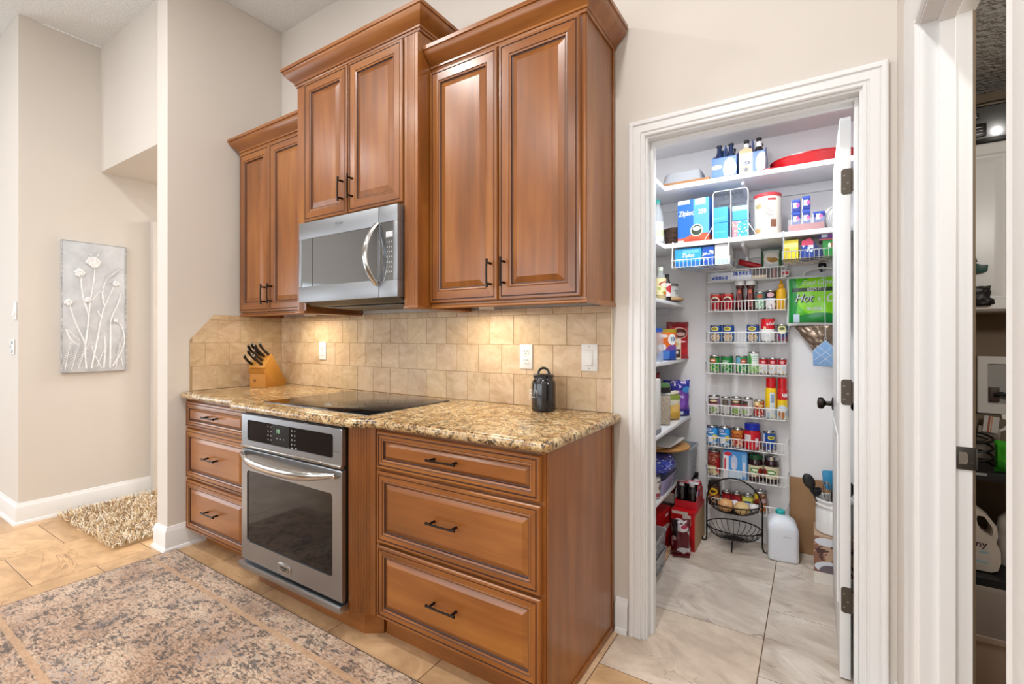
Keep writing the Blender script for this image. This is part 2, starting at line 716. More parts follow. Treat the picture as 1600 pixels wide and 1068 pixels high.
# right wall with the laundry doorway
structure(MB().prism([(-5.2, 0), (-1.078, 0), (-1.078, 2.022), (-.412, 2.022), (-.412, 0), (1.28, 0), (1.28, 3.37), (-5.2, 3.37)], .227, .317, 'yz').build('wall_right', WALL, sharp=None))
# the ceiling of the kitchen
structure(MB().prism([(-7.0, -5.2), (.317, -5.2), (.317, .115), (-4.425, .115), (-4.425, -.94), (-7.0, -.94)], 3.37, 3.47, 'xy').build('ceiling', CEIL, sharp=None))
# behind the camera: wall with a window widened to light the pantry, wall with a glass door
structure(MB().box(-7.0, .317, -5.3, -5.2, 0, .9).box(-7.0, .317, -5.3, -5.2, 2.25, 3.37).box(-7.0, -4.9, -5.3, -5.2, .9, 2.25).box(.1, .317, -5.3, -5.2, .9, 2.25).box(-2.75, -2.55, -5.3, -5.2, .9, 2.25).build('wall_front', WALL, sharp=None))
fw = structure(MB().box(-4.9, -4.84, -5.24, -5.18, .9, 2.25).box(.04, .1, -5.24, -5.18, .9, 2.25).box(-4.84, .04, -5.24, -5.18, .9, .96).box(-4.84, .04, -5.24, -5.18, 2.19, 2.25).box(-2.55, -2.49, -5.24, -5.18, .96, 2.19).box(-2.81, -2.75, -5.24, -5.18, .96, 2.19).build('window_1', TRIM, sharp=None))
MB().box(-4.84, -2.81, -5.215, -5.21, .96, 2.19).box(-2.49, .04, -5.215, -5.21, .96, 2.19).build('pane', clear('window_glass', 'eef4f6', .02, .12), fw, sharp=None)
structure(MB().box(-7.1, -7.0, -5.3, -4.5, 0, 3.37).box(-7.1, -7.0, -1.9, -.94, 0, 3.37).box(-7.1, -7.0, -4.5, -1.9, 2.12, 3.37).build('wall_far_left', WALL, sharp=None))

# --- pantry shell
structure(MB().box(-1.18, 2.0, 1.28, 1.40, 0, 2.52).build('wall_pantry_back', WALLP, sharp=None))
structure(MB().box(-1.18, -1.06, .115, 1.28, 0, 2.52).build('wall_pantry_left', WALLP, sharp=None))
structure(MB().box(.215, .227, .115, 1.28, 0, 2.43).build('wall_pantry_right', WALLP, sharp=None))
structure(MB().box(-1.06, -.590, .115, .122, 0, 2.43).box(.148, .215, .115, .122, 0, 2.43).box(-.590, .148, .115, .122, 2.070, 2.43).build('wall_pantry_front', WALLP, sharp=None))
structure(MB().box(-1.06, .227, .115, 1.28, 2.43, 2.52).build('ceiling_pantry', WALLP, sharp=None))
# --- laundry shell
structure(MB().box(.317, .325, -.40, 1.28, 0, 2.43).box(.317, .325, -2.2, -1.078, 0, 2.43).box(.325, 2.0, 1.268, 1.28, 0, 2.43).build('wall_laundry', WALLL, sharp=None))
structure(MB().box(2.0, 2.1, -2.3, 1.40, 0, 2.52).box(.317, 2.0, -2.3, -2.2, 0, 2.52).build('wall_laundry_far', WALLL, sharp=None))
structure(MB().box(.317, 2.0, -2.2, 1.28, 2.43, 2.52).build('ceiling_laundry', CEILL, sharp=None))

# --- baseboards
BB = [(0, 0), (.026, 0), (.026, .008), (.022, .018), (.015, .020), (.015, .112), (.012, .120), (.008, .128), (.006, .138), (0, .140)]


def baseboard(name, path):
    return structure(MB().sweep(path, BB, xyz).build(name, TRIM, sharp=30))


baseboard('baseboard_hall', [(-6.9, -1.055), (-4.425, -1.055), (-4.425, -.318)])
baseboard('baseboard_left', [(-3.28, 1.8), (-3.28, -.70), (-3.15, -.70), (-3.15, -.482)])
baseboard('baseboard_back', [(-.704, 0), (-.652, 0)])
baseboard('baseboard_right', [(.227, 0), (.227, -.288)])

# --- casings and jambs
CAS = [(0, 0), (0, .011), (.004, .0145), (.010, .0135), (.0125, .0085), (.016, .0085), (.019, .0150), (.034, .0162), (.044, .0150), (.047, .0120), (.051, .0190), (.060, .0205), (.066, .0185), (.068, .014), (.068, 0)]
PO = (-.579, .137, 2.060)      # pantry casing inner edge
structure(MB().sweep([(PO[1], 0), (PO[1], PO[2]), (PO[0], PO[2]), (PO[0], 0)], CAS, lambda a, b, v: (a, -v, b)).build('trim_2', TRIM, sharp=25))
j = MB()
j.box(-.590, -.572, -.001, .123, 0, 2.070).box(.130, .148, -.001, .123, 0, 2.070).box(-.572, .130, -.001, .123, 2.052, 2.070)
j.box(-.572, -.560, .040, .076, 0, 2.052, bev=.002).box(.118, .130, .040, .076, 0, 2.052, bev=.002).box(-.560, .118, .040, .076, 2.040, 2.052, bev=.002)
structure(j.build('trim_3', TRIM, sharp=None))
# laundry doorway: wide casing, jamb with stop
CAW = [(0, 0), (0, .010), (.006, .0155), (.020, .0115), (.030, .016), (.075, .018), (.090, .018), (.098, .0215), (.112, .0235), (.124, .020), (.128, .012), (.128, 0)]
structure(MB().sweep([(-.424, 0), (-.424, 2.006), (-1.065, 2.006), (-1.065, 0)][::-1], [(-o, v) for o, v in CAW], lambda a, b, v: (.227 - v, a, b)).build('trim_4', TRIMR, sharp=25))
j = MB()
j.box(.209 + .010, .3135, -.430, -.412, 0, 2.022).box(.219, .319, -1.078, -1.060, 0, 2.022).box(.219, .319, -1.060, -.430, 2.000, 2.022)
j.box(.252, .283, -.441, -.430, 0, 2.000, bev=.002).box(.252, .283, -1.060, -1.049, 0, 2.000, bev=.002).box(.252, .283, -1.049, -.441, 1.989, 2.000, bev=.002)
structure(j.build('trim_5', TRIM, sharp=None))
# strike plate of the laundry door jamb
st = thing('strike_plate', 'dark strike plate with a bright latch hole on the white laundry door jamb', 'strike plate', (.285, -.4300, .958))
MB().box(0, .0335, -.0022, 0, -.027, .026, bev=.0008).build('plate', mat('oiled_bronze_plate', '48443f', rough=.45, metal=.6), st)
MB().box(.0335, .037, -.004, .012, -.024, .023, bev=.001).build('lip', MATS['oiled_bronze_plate'], st)
MB().prism([(.004, -.014), (.017, -.014), (.020, -.008), (.020, .008), (.017, .014), (.004, .014)], -.0030, -.0021, 'xz').build('latch_hole', mat('bare_latch_metal', 'b8b0a4', rough=.3, metal=.8), st)
MB().lathe([(0, -.0030), (.003, -.0030), (.003, -.002)], 10, (.027, 0, -.010), axis='y').build('screw', STEELP, st)

# --- the pantry door, opened into the pantry
dr = structure(link('door_1', None))
dr.location = (.082, .155, .006)
DP = [(0, 0, 0), (.012, -.005, 0), (.022, -.007, 0), (.045, -.001, 0)]
mb = MB()
mb.box(0, .033, 0, .70, 0, 2.028, bev=.0015)
slab = mb.build('door_leaf', TRIM, dr)
for k, (z0, z1) in enumerate(((.22, .86), (.98, 1.90))):
    for (y0, y1) in ((.11, .325), (.375, .59)):
        mb = MB()
        ring_panel(mb, y0, y1, z0, z1, [(0, .0, 0), (.004, .004, 0), (.014, .003, 0), (.022, -.0005, 0), (.030, .0005, 0), (.055, .006, 0)], 0, (0, 0, 0), back=False)
        mb.xform(Matrix(((0, 1, 0, 0), (1, 0, 0, 0), (0, 0, 1, 0), (0, 0, 0, 1))))
        mb.build('raised_panel', TRIM, dr)
for z in (.285, 1.035, 1.795):
    h = MB()
    pts = arc(.014, -.036, .010, PI, 1.5 * PI, 5) + [(.036, -.046), (.036, .046)] + arc(.014, .036, .010, .5 * PI, PI, 5)
    h.prism(pts, -.0026, .0, 'xz')
    for zz in (-.03, -.015, 0, .015, .03):
        h.lathe([(.0062, zz - .0072), (.0062, zz + .0072)], 10, (.040, -.006, 0))
    ho = h.build('hinge', HINGE, dr, (0, 0, z))
    for (a, b) in ((.013, .022), (.024, -.005), (.013, -.026)):
        MB().lathe([(0, -.0034), (.0034, -.0034), (.0034, -.0026)], 8, (a, 0, b), axis='y').build('screw', mat('hinge_screw', '8a8378', rough=.35, metal=.8), ho)
kb = MB()
kb.lathe([(0, -.002), (.027, -.002), (.030, .001), (.030, .005), (.012, .008), (.010, .028), (.013, .032), (.026, .040), (.028, .052), (.024, .062), (0, .066)], 20)
kb.xform(Matrix.Rotation(-PI / 2, 4, 'Y'))
kb.build('door_knob', BRONZE, dr, (0, .637, .915))
kb = MB()
kb.lathe([(0, -.002), (.027, -.002), (.030, .001), (.030, .005), (.012, .008), (.010, .028), (.013, .032), (.026, .040), (.028, .052), (.024, .062), (0, .066)], 20)
kb.xform(Matrix.Rotation(PI / 2, 4, 'Y'))
kb.build('door_knob', BRONZE, dr, (.033, .637, .915))


def wall_plate(name, label, cat, loc, rz, kind='toggle', w_=.070, h_=.115):
    t = thing(name, label, cat, loc, rz)
    MB().box(-w_ / 2, w_ / 2, -.006, 0, -h_ / 2, h_ / 2, bev=.002).build('plate', WHITEP, t)
    if kind == 'outlet':
        for s_ in (-1, 1):
            zc = s_ * .0215
            f = MB().box(-.0165, .0165, -.0085, -.004, zc - .0145, zc + .0145, bev=.003).build('socket', WHITEP, t)
            MB().box(-.0085, -.0060, -.0092, -.0080, zc - .001, zc + .0085).box(.0060, .0085, -.0092, -.0080, zc + .0005, zc + .0085).lathe([(0, -.0092), (.0027, -.0092), (.0027, -.008)], 8, (0, 0, zc - .0075), axis='y').build('slots', SLOT, f)
        MB().lathe([(0, -.0072), (.0025, -.0072), (.0025, -.005)], 8, axis='y').build('screw', GREYP, t)
    elif kind == 'rocker':
        MB().box(-.019, .019, -.0075, -.004, -.035, .035, bev=.0015).build('rocker_frame', WHITEP, t)
        MB().prism([(-.007, -.033), (-.0145, -.033), (-.0075, .033), (-.006, .033)], -.0155, .0155, 'yz', bev=.001).build('rocker', WHITEP, t)
        for z in (-.048, .048):
            MB().lathe([(0, -.0068), (.0026, -.0068), (.0026, -.005)], 8, (0, 0, z), axis='y').build('screw', GREYP, t)
    elif kind == 'panel':
        for r in range(3):
            for c in range(2):
                MB().box(-.030 + c * .033, -.004 + c * .033, -.0095, -.005, -.040 + r * .029, -.018 + r * .029, bev=.002).build('button', GREYP if (r + c) % 2 else WHITEP, t)
    return t


wall_plate('thermostat', 'small white keypad with six buttons on the bright wall at the far left edge', 'keypad', (-4.545, -1.056, 1.172), 0, 'panel', .10, .10)
wall_plate('wall_switch', 'narrow white switch plate above the keypad on the far left wall', 'switch', (-4.472, -1.056, 1.412), 0, 'rocker', .060, .118)

# ================================================================== BACKSPLASH (each tile its own object)
bs = thing('backsplash', 'tan travertine tile backsplash on the kitchen wall and the end wall above the granite', 'backsplash', (0, 0, 0))
TP = .1415
MB().box(-3.149, -.7235, -.0078, -.0005, .9155, 1.377).build('grout_bed', BGROUT, bs, sharp=None)
ZR = [(.9155, 1.061), (1.061, 1.2025), (1.2025, 1.344), (1.344, 1.3765)]
g = .0009


def bs_tile(x0, x1, z0, z1):
    o = MB().box(x0 + g, x1 - g, -.0095 - RNG.uniform(0, .0006), -.004, z0 + g, z1 - g, bev=.0008, seg=1).build('tile', BTILE, bs, sharp=None)
    k = RNG.uniform(.90, 1.06)
    o.color = (k, k * RNG.uniform(.97, 1.01), k * RNG.uniform(.92, 1.0), 1)


for r, (z0, z1) in enumerate(ZR):
    edge = -.792 if r in (0, 2) else -.862
    xs = [-.7255]
    x = edge
    while x > -3.128:
        xs.append(x)
        x -= .1409
    xs.append(-3.139)
    for a, b in zip(xs[1:], xs):
        if b - a > .01:
            bs_tile(a, b, z0, z1)
MB().box(-.7255, -.7195, -.0105, -.0005, .9155, 1.3765, bev=.002).build('edge_trim', mat('cream_caulk', 'e3d6bd', rough=.5), bs)


def left_tile(y0, y1, z0, z1, cut=False):
    """tile on the end wall (x=-3.15), the top front corner of the sheet cut on a slant"""
    P = [(y0 + g, z0 + g), (y1 - g, z0 + g), (y1 - g, z1 - g), (y0 + g, z1 - g)]
    # slanted edge from (-.585,1.224) to (-.449,1.3765): keep what lies below/behind
    ax, az, bx_, bz = -.5835, 1.222, -.447, 1.3765
    nx, nz = -(bz - az), (bx_ - ax)

    def side(p):
        return (p[0] - ax) * nx + (p[1] - az) * nz
    out = []
    for i in range(4):
        p, q = P[i], P[(i + 1) % 4]
        sp, sq = side(p), side(q)
        if sp <= 0:
            out.append(p)
        if sp * sq < 0:
            k = sp / (sp - sq)
            out.append((p[0] + (q[0] - p[0]) * k, p[1] + (q[1] - p[1]) * k))
    if len(out) < 3:
        return
    o = MB().prism(out, -3.146, -3.1405, 'yz', bev=.0008, seg=1).build('tile', BTILE, bs, sharp=None)
    k = RNG.uniform(.92, 1.06)
    o.color = (k, k * RNG.uniform(.97, 1.01), k * RNG.uniform(.92, 1.0), 1)


MB().prism([(-.5835, .9155), (-.004, .9155), (-.004, 1.3765), (-.447, 1.3765), (-.5835, 1.222)], -3.1495, -3.1418, 'yz').build('grout_bed', BGROUT, bs, sharp=None)
for r, (z0, z1) in enumerate(ZR):
    joints = [-.5835, -.572, -.430, -.2875, -.145, -.0105] if r in (0, 2) else [-.5835, -.501, -.359, -.216, -.0735, -.0105]
    for a, b in zip(joints, joints[1:]):
        if b - a > .015:
            left_tile(a, b, z0, z1)

# outlets and switch on the backsplash
wall_plate('wall_outlet', 'white duplex outlet in the bright pool of light beside the knife block', 'outlet', (-2.675, -.0102, 1.150), 0, 'outlet')
wall_plate('wall_outlet', 'white duplex outlet on the backsplash above the black canister', 'outlet', (-1.143, -.0102, 1.147), 0, 'outlet')
wall_plate('wall_switch', 'white rocker switch at the right end of the backsplash', 'switch', (-.822, -.0102, 1.150), 0, 'rocker', .076, .118)

# ================================================================== CABINETS
FR = .062
DOOR = [(0, 0, 0), (0, .0155, 0), (.0035, .0195, 0), (.0120, .0200, 0), (.0130, .0178, 1), (.0165, .0178, 1), (.0175, .0200, 0), (FR - .012, .0200, 0), (FR - .010, .0182, 1), (FR - .0075, .0190, 0), (FR - .002, .0172, 0), (FR, .0125, 1), (FR + .003, .0112, 1)]
PANEL = [(FR + .002, .0100, 1), (FR + .0045, .0108, 0), (FR + .026, .0180, 0), (FR + .028, .0190, 0)]
FD = .045
DRAW = [(0, 0, 0), (0, .0155, 0), (.0035, .0195, 0), (.0115, .0200, 0), (.0125, .0178, 1), (.0160, .0178, 1), (.0170, .0200, 0), (FD - .012, .0200, 0), (FD - .010, .0182, 1), (FD - .0075, .0190, 0), (FD - .002, .0172, 0), (FD, .0125, 1), (FD + .003, .0112, 1)]
DPAN = [(FD + .002, .0100, 1), (FD + .0045, .0108, 0), (FD + .019, .0180, 0), (FD + .021, .0190, 0)]


def pull(parent, x, y, z, L=.118, vertical=False):
    """bar pull on two posts"""
    m = MB()
    h = L / 2
    k = h - .016
    N = 9
    pts, rs = [], []
    for i in range(N):
        u = -1 + 2 * i / (N - 1)
        pts.append((u * h, -.030 - .003 * (1 - u * u), 0))
        rs.append(.0037 + .0018 * abs(u) ** 3)
    m.tube(pts, rs, 8)
    for s_ in (-1, 1):
        m.tube([(s_ * k, 0, 0), (s_ * k, -.030, 0)], [.0055, .0040], 8)
    if vertical:
        m.xform(Matrix.Rotation(-PI / 2, 4, 'Y'))
    return m.build('handle', BRONZE, parent, (x, y, z))


def cab_front(parent, kind, x0, x1, z0, z1, y, hpos=None):
    """a door or a drawer front lying on plane y, with raised panel and pull"""
    fp, pp = (DOOR, PANEL) if kind == 'door' else (DRAW, DPAN)
    if kind == 'drawer' and z1 - z0 < .2:
        q = .040
        fp = [(a if a < .02 else a - FD + q, b, c) for a, b, c in DRAW]
        pp = [(a - FD + q - (.006 if a > FD + .01 else 0), b, c) for a, b, c in DPAN]
    d = ring_panel(MB(), x0, x1, z0, z1, fp, y, (0, 1, 2), cap=False).build(kind, [MV, MH, MG], parent, sharp=20)
    w_ = MV if kind == 'door' else MH
    ring_panel(MB(), x0, x1, z0, z1, pp, y, (0, 0, 1, 0), back=False).build('raised_panel', [w_, MG], d, sharp=20)
    if hpos:
        pull(d, hpos[0], y - .019, hpos[1], hpos[2], hpos[3])
    return d


CROWN = [(0, 0), (.006, 0), (.008, .010), (.013, .012), (.013, .020), (.018, .026), (.030, .036), (.046, .052), (.054, .064), (.056, .074), (.062, .076), (.062, .092), (0, .092)]
LRAIL = [(0, 0), (.006, 0), (.010, .004), (.010, .010), (.006, .015), (.006, .022), (0, .022)]


def upper(name, label, x0, x1, yf, z0, ztop, doors, crownpath, railpath, zr):
    t = thing(name, label, 'cabinet', (0, 0, 0))
    m = MB().box(x0, x1, yf, -.0125, z0, ztop + .045)
    m.build('carcass', MV, t, sharp=None)
    for (a, b, c, d, hp) in doors:
        cab_front(t, 'door', a, b, c, d, yf - .0005, hp)
    m = MB().sweep(crownpath, [(o, v + ztop - .002) for o, v in CROWN], xyz)
    m.build('crown_molding', MH, t, sharp=28)
    if railpath:
        m = MB().sweep(railpath, [(o, v + zr) for o, v in LRAIL], xyz)
        m.build('light_rail', MH, t, sharp=28)
    return t


YU = -.305
# left upper (two tall doors), between the end wall and the microwave tower
upper('wall_cabinet', 'lowest and leftmost wall cabinet, two doors above the knife block', -3.090, -2.374, YU, 1.388, 2.405,
      [(-3.085, -2.760, 1.392, 2.396, (-2.790, 1.495, .118, True)), (-2.752, -2.386, 1.392, 2.396, (-2.722, 1.497, .118, True))],
      [(-3.090, -.0125), (-3.090, YU), (-2.378, YU)][0:3], [(-3.090, -.02), (-3.090, YU), (-2.374, YU)], 1.367)
# microwave tower
YT = -.385
tw = upper('wall_cabinet', 'middle and tallest wall cabinet above the microwave with fluted side posts', -2.374, -1.472, YT, 1.838, 2.598,
           [(-2.292, -1.938, 1.850, 2.585, (-1.970, 1.968, .118, True)), (-1.930, -1.560, 1.850, 2.585, (-1.898, 1.970, .118, True))],
           [(-2.374, -.0125), (-2.374, YT), (-1.472, YT), (-1.472, -.0125)], None, 0)


def fluted(name, parent, a, b, z0, z1, depth, nfl=6, margin=.014):
    """board from plan point a to plan point b (front face to the right of a->b), with vertical flutes"""
    a, b = Vector(a), Vector(b)
    L = (b - a).length
    pr = [(0, 0)]
    w_ = (L - 2 * margin) / nfl
    for i in range(nfl):
        s_ = margin + i * w_
        pr += [(s_ + .001, 0), (s_ + w_ * .30, -.0020), (s_ + w_ * .70, -.0020), (s_ + w_ - .001, 0)]
    pr += [(L, 0), (L, -depth), (0, -depth)]
    d = (b - a).normalized()
    n = Vector((d.y, -d.x))
    poly = [tuple(a + d * s_ + n * o) for s_, o in pr]
    return MB().prism(poly, z0, z1, 'xy').build(name, MV, parent, sharp=None)


fluted('fluted_post', tw, (-2.374, YT - .0005), (-2.298, YT - .0005), 1.380, 1.838, .10)
fluted('fluted_post', tw, (-1.552, YT - .012), (-1.472, YT - .012), 1.380, 2.588, .012)
MB().box(-1.552, -1.472, YT, -.0125, 1.380, 1.838).build('side_panel', MV, tw, sharp=None)
MB().box(-2.374, -2.298, -.285, -.0125, 1.380, 1.838).build('side_panel', MV, tw, sharp=None)
for (x0, x1) in ((-2.376, -2.294), (-1.556, -1.468)):
    MB().box(x0, x1, YT - .016, -.0125, 1.366, 1.381, bev=.004).build('post_foot', MH, tw)
# right upper
ur = upper('wall_cabinet', 'right wall cabinet with two long doors next to the pantry doorway', -1.470, -.712, YU, 1.388, 2.447,
           [(-1.466, -1.098, 1.392, 2.438, (-1.128, 1.502, .118, True)), (-1.090, -.727, 1.392, 2.438, (-1.060, 1.504, .118, True))],
           [(-1.468, YU), (-.712, YU), (-.712, -.0125)], [(-1.470, YU), (-.712, YU), (-.712, -.0125)], 1.367)
MB().box(-.7115, -.707, -.030, -.0125, 1.388, 2.447).box(-.7115, -.7095, -.300, -.285, 1.388, 2.447).build('end_stile', MV, ur, sharp=None)
# the bottom boards under the cabinets carry the puck lamps
for x, who in ((-2.66, 'left'), (-1.30, 'right')):
    pk = thing('puck_lamp', 'round puck lamp shining on the backsplash under the %s wall cabinet' % who, 'lamp', (x, -.115, 1.370))
    MB().lathe([(0, .016), (.036, .016), (.036, .004), (.033, 0), (.030, 0)], 20).build('housing', WHITEP, pk)

# ------------------------------------------------------------------ base cabinets
YB = -.598


def base_cab(name, label, x0, x1, dx0, dx1, hx, toe_y=-.520):
    t = thing(name, label, 'cabinet', (0, 0, 0))
    MB().box(x0, x1, YB, -.0125, .102, .874).build('carcass', MV, t, sharp=None)
    for k, (z0, z1) in enumerate(((.712, .862), (.414, .700), (.112, .402))):
        cab_front(t, 'drawer', dx0, dx1, z0, z1, YB - .0005, (hx, (z0 + z1) / 2 + .004, .135, False))
    MB().box(x0 + .002, x1 - .002, toe_y, toe_y + .018, .0, .102).build('toe_kick', MH, t, sharp=None)
    return t


base_cab('base_cabinet', 'three-drawer base cabinet at the left of the oven', -3.1480, -2.452, -3.118, -2.462, -2.80, -.500)
rb = base_cab('base_cabinet', 'three-drawer base cabinet at the right of the oven with a plain end panel', -1.508, -.722, -1.487, -.732, -1.125, -.545)
MB().box(-.722, -.715, YB + .004, -.0125, .012, .874).build('end_panel', MV, rb, sharp=None)
MB().box(-.7155, -.7115, -.032, -.0125, .0, .874).box(-.7155, -.708, YB + .06, -.0125, 0, .024, bev=.003).build('end_trim', MV, rb)
# oven housing: stands proud, fluted corner fillers
oc = thing('oven_cabinet', 'oven cabinet standing proud of its neighbours with a fluted corner post', 'cabinet', (0, 0, 0))
MB().prism([(-2.452, -.0125), (-2.452, -.600), (-2.345, -.652), (-1.612, -.652), (-1.508, -.600), (-1.508, -.0125)], .872, .874, 'xy').build('top_frame', MV, oc, sharp=None)
MB().prism([(-2.452, -.0125), (-2.452, -.600), (-2.362, -.645), (-2.362, -.0125)], .105, .872, 'xy').build('side_panel', MV, oc, sharp=None)
MB().prism([(-1.600, -.0125), (-1.600, -.640), (-1.508, -.594), (-1.508, -.0125)], .105, .872, 'xy').build('side_panel', MV, oc, sharp=None)
fluted('fluted_post', oc, (-1.612, -.655), (-1.508, -.604), .105, .872, .010, 7, .016)
fluted('fluted_post', oc, (-2.452, -.604), (-2.350, -.655), .105, .872, .010, 7, .016)
MB().box(-2.350, -1.606, -.655, -.640, .100, .120).build('bottom_rail', MH, oc, sharp=None)
MB().prism([(-2.452, -.50), (-2.452, -.545), (-2.375, -.596), (-1.582, -.596), (-1.515, -.552), (-1.515, -.50)], 0, .104, 'xy').build('toe_kick', MH, oc, sharp=None)

# ------------------------------------------------------------------ granite worktop
t = NT('speckled_granite')
v = t.mapping((1, 1, 1))
n1 = t.noise(19, v, detail=5, rough=.7, dist=.8)
n2 = t.noise(84, v, detail=4, rough=.65, dist=.4)
c = t.ramp(n1, [(.34, '8a683c'), (.46, 'b29060'), (.58, 'cbb184'), (.72, 'e0d3b4')])
f = t.math('ADD', t.math('MULTIPLY', n2, .75), t.math('MULTIPLY', t.noise(22, v, detail=3), .25))
dk = t.ramp(f, [(.445, 'ffffff'), (.490, '000000')])
c = t.mix(t.math('MULTIPLY', dk, .92), c, '33241a')
rd = t.ramp(t.noise(34, t.mapping((1, 1, 1), loc=(3, 5, 1)), detail=3, dist=.6), [(.58, '000000'), (.66, 'ffffff')])
c = t.mix(t.math('MULTIPLY', rd, .75), c, '8a5f34')
gy = t.ramp(t.noise(40, t.mapping((1, 1, 1), loc=(9, 2, 7)), detail=2), [(.62, '000000'), (.70, 'ffffff')])
c = t.mix(t.math('MULTIPLY', gy, .55), c, 'b5a98f')
t.base(c)
t.set(rough=.22, coat=.3, coatr=.1)
MATS['granite'] = t.m


def offset_poly(P, offs):
    """P counter-clockwise; offs[i] inward offset of edge i (P[i]->P[i+1])"""
    n = len(P)
    L = []
    for i in range(n):
        a, b = Vector(P[i]), Vector(P[(i + 1) % n])
        d = (b - a).normalized()
        nn = Vector((-d.y, d.x))
        L.append((a + nn * offs[i], d))
    out = []
    for i in range(n):
        p, d = L[i - 1]
        q, e = L[i]
        den = d.x * e.y - d.y * e.x
        if abs(den) < 1e-6:
            out.append(tuple(q))
        else:
            k = ((q.x - p.x) * e.y - (q.y - p.y) * e.x) / den
            out.append(tuple(p + d * k))
    return out


def fillet(P, i, r, n=5):
    """replace corner i of P by an arc of n+1 points"""
    a, b, c_ = Vector(P[i - 1]), Vector(P[i]), Vector(P[(i + 1) % len(P)])
    u, w_ = (a - b).normalized(), (c_ - b).normalized()
    out = []
    p0, p1 = b + u * r, b + w_ * r
    for k in range(n + 1):
        s_ = k / n
        out.append(tuple(p0 * (1 - s_) ** 2 + b * 2 * s_ * (1 - s_) + p1 * s_ * s_))
    return out


P = [(-3.1485, -.0045), (-3.1485, -.642), (-2.535, -.645), (-2.455, -.706), (-1.562, -.706), (-1.462, -.647), (-.688, -.647), (-.684, -.0045)]
W, FRONT = [], []
for i, p in enumerate(P):
    if i in (1, 6):
        q = fillet(P, i, .030)
    elif i in (2, 3, 4, 5):
        q = fillet(P, i, .030, 3)
    else:
        q = [p]
    W += q
PT = len(W)
offm = [0.0 if (i == PT - 1) else 1.0 for i in range(PT)]
offm[0] = 0.0        # along the end wall
rings = []
zb, zt, rr = .8765, .9150, .0175
for a in [-90, -60, -30, -8, 8, 30, 60, 90]:
    q = math.radians(a)
    o = rr * (1 - math.cos(q))
    z = (zb + rr if a < 0 else zt - rr) + rr * math.sin(q)
    pl = offset_poly(W, [o * m for m in offm])
    rings.append([(x, y, z) for x, y in pl])
ct = tag(MB().loft(rings).build('worktop', MATS['granite'], sharp=40), 'speckled gold and brown granite worktop with a rounded edge', 'worktop')

# ------------------------------------------------------------------ cooktop
ck = thing('cooktop', 'flat black glass electric cooktop set in the granite', 'cooktop', (-1.928, -.350, .915))
MB().box(-.381, .381, -.262, .262, 0, .005, bev=.002).build('glass_top', COOKG, ck)
MB().box(-.383, .383, -.264, .264, -.0, .0022, bev=.001).build('steel_rim', STEEL, ck)

# ------------------------------------------------------------------ microwave
mw = thing('microwave', 'stainless over-the-range microwave with a bowed vertical handle', 'microwave', (0, 0, 0))
X0, X1, YM = -2.283, -1.556, -.437
MB().box(X0 + .004, X1 - .002, -.392, -.016, 1.432, 1.835).build('body', STEELD, mw, sharp=None)
SEAM = -1.676
# door: stainless frame with a mirror window
d = MB()
for (a, b, c_, e) in ((X0, SEAM - .001, 1.748, 1.833), (X0, SEAM - .001, 1.420, 1.500), (X0, X0 + .020, 1.500, 1.748), (SEAM - .006, SEAM - .001, 1.500, 1.748)):
    d.box(a, b, YM, -.392, c_, e, bev=.0015)
dd = d.build('door', STEELM, mw)
MB().box(X0 + .018, SEAM - .004, YM + .003, YM + .010, 1.498, 1.750).build('window', MWGLASS, dd, sharp=None)
MB().box(X0 + .110, X0 + .114, YM + .0022, YM + .0032, 1.498, 1.750).build('window_line', BLACKP, dd, sharp=None)
text('Whirlpool', .013, dd, (-1.955, YM - .0002, 1.797), mat('etched_emblem', '6f6f70', rough=.4, metal=.5), shear=.15)
MB().tube([(-1.962 + .022 * math.cos(2 * PI * i / 20), YM - .0006, 1.797 + .013 * math.sin(2 * PI * i / 20)) for i in range(20)], .0006, 5, closed=True).build('emblem_ring', MATS['etched_emblem'], dd)
# control side
cp = MB()
for (a, b, c_, e) in ((SEAM + .001, X1, 1.760, 1.833), (SEAM + .001, X1, 1.420, 1.494), (X1 - .026, X1, 1.494, 1.760), (SEAM + .001, SEAM + .005, 1.494, 1.760)):
    cp.box(a, b, YM, -.392, c_, e, bev=.0015)
cpo = cp.build('control_frame', STEELM, mw)
MB().box(SEAM + .004, X1 - .024, YM + .003, YM + .010, 1.492, 1.762).build('control_glass', MWGLASS, cpo, sharp=None)
MB().box(SEAM + .045, X1 - .032, YM + .002, YM + .0032, 1.690, 1.716).build('display', mat('pale_display', 'c9ccd0', rough=.3), cpo, sharp=None)
for r in range(7):
    for c_ in range(3):
        text(['123', '456', '789', 'C0S', 'ABD', 'EFG', 'HKM'][r][c_], .010, cpo, (SEAM + .052 + c_ * .014, YM + .0024, 1.668 - r * .0225), PRINTW, name='key_print')
# bowed handle
hp = []
for i in range(15):
    u = -1 + 2 * i / 14
    hp.append((SEAM - .024 - .020 * (1 - u * u) + .016, YM - .006 - .052 * (1 - u ** 2), 1.617 + u * .140))
m = MB()
rings = []
for i, p in enumerate(hp):
    a, b = Vector(hp[max(i - 1, 0)]), Vector(hp[min(i + 1, 14)])
    tdir = (b - a).normalized()
    nx_ = Vector((1, 0, 0))
    ny_ = tdir.cross(nx_).normalized()
    wd, th = .0155, .0065
    rings.append([Vector(p) + nx_ * (wd * math.cos(2 * PI * k / 12)) + ny_ * (th * math.sin(2 * PI * k / 12)) for k in range(12)])
m.loft(rings)
m.build('handle', STEELP, mw)
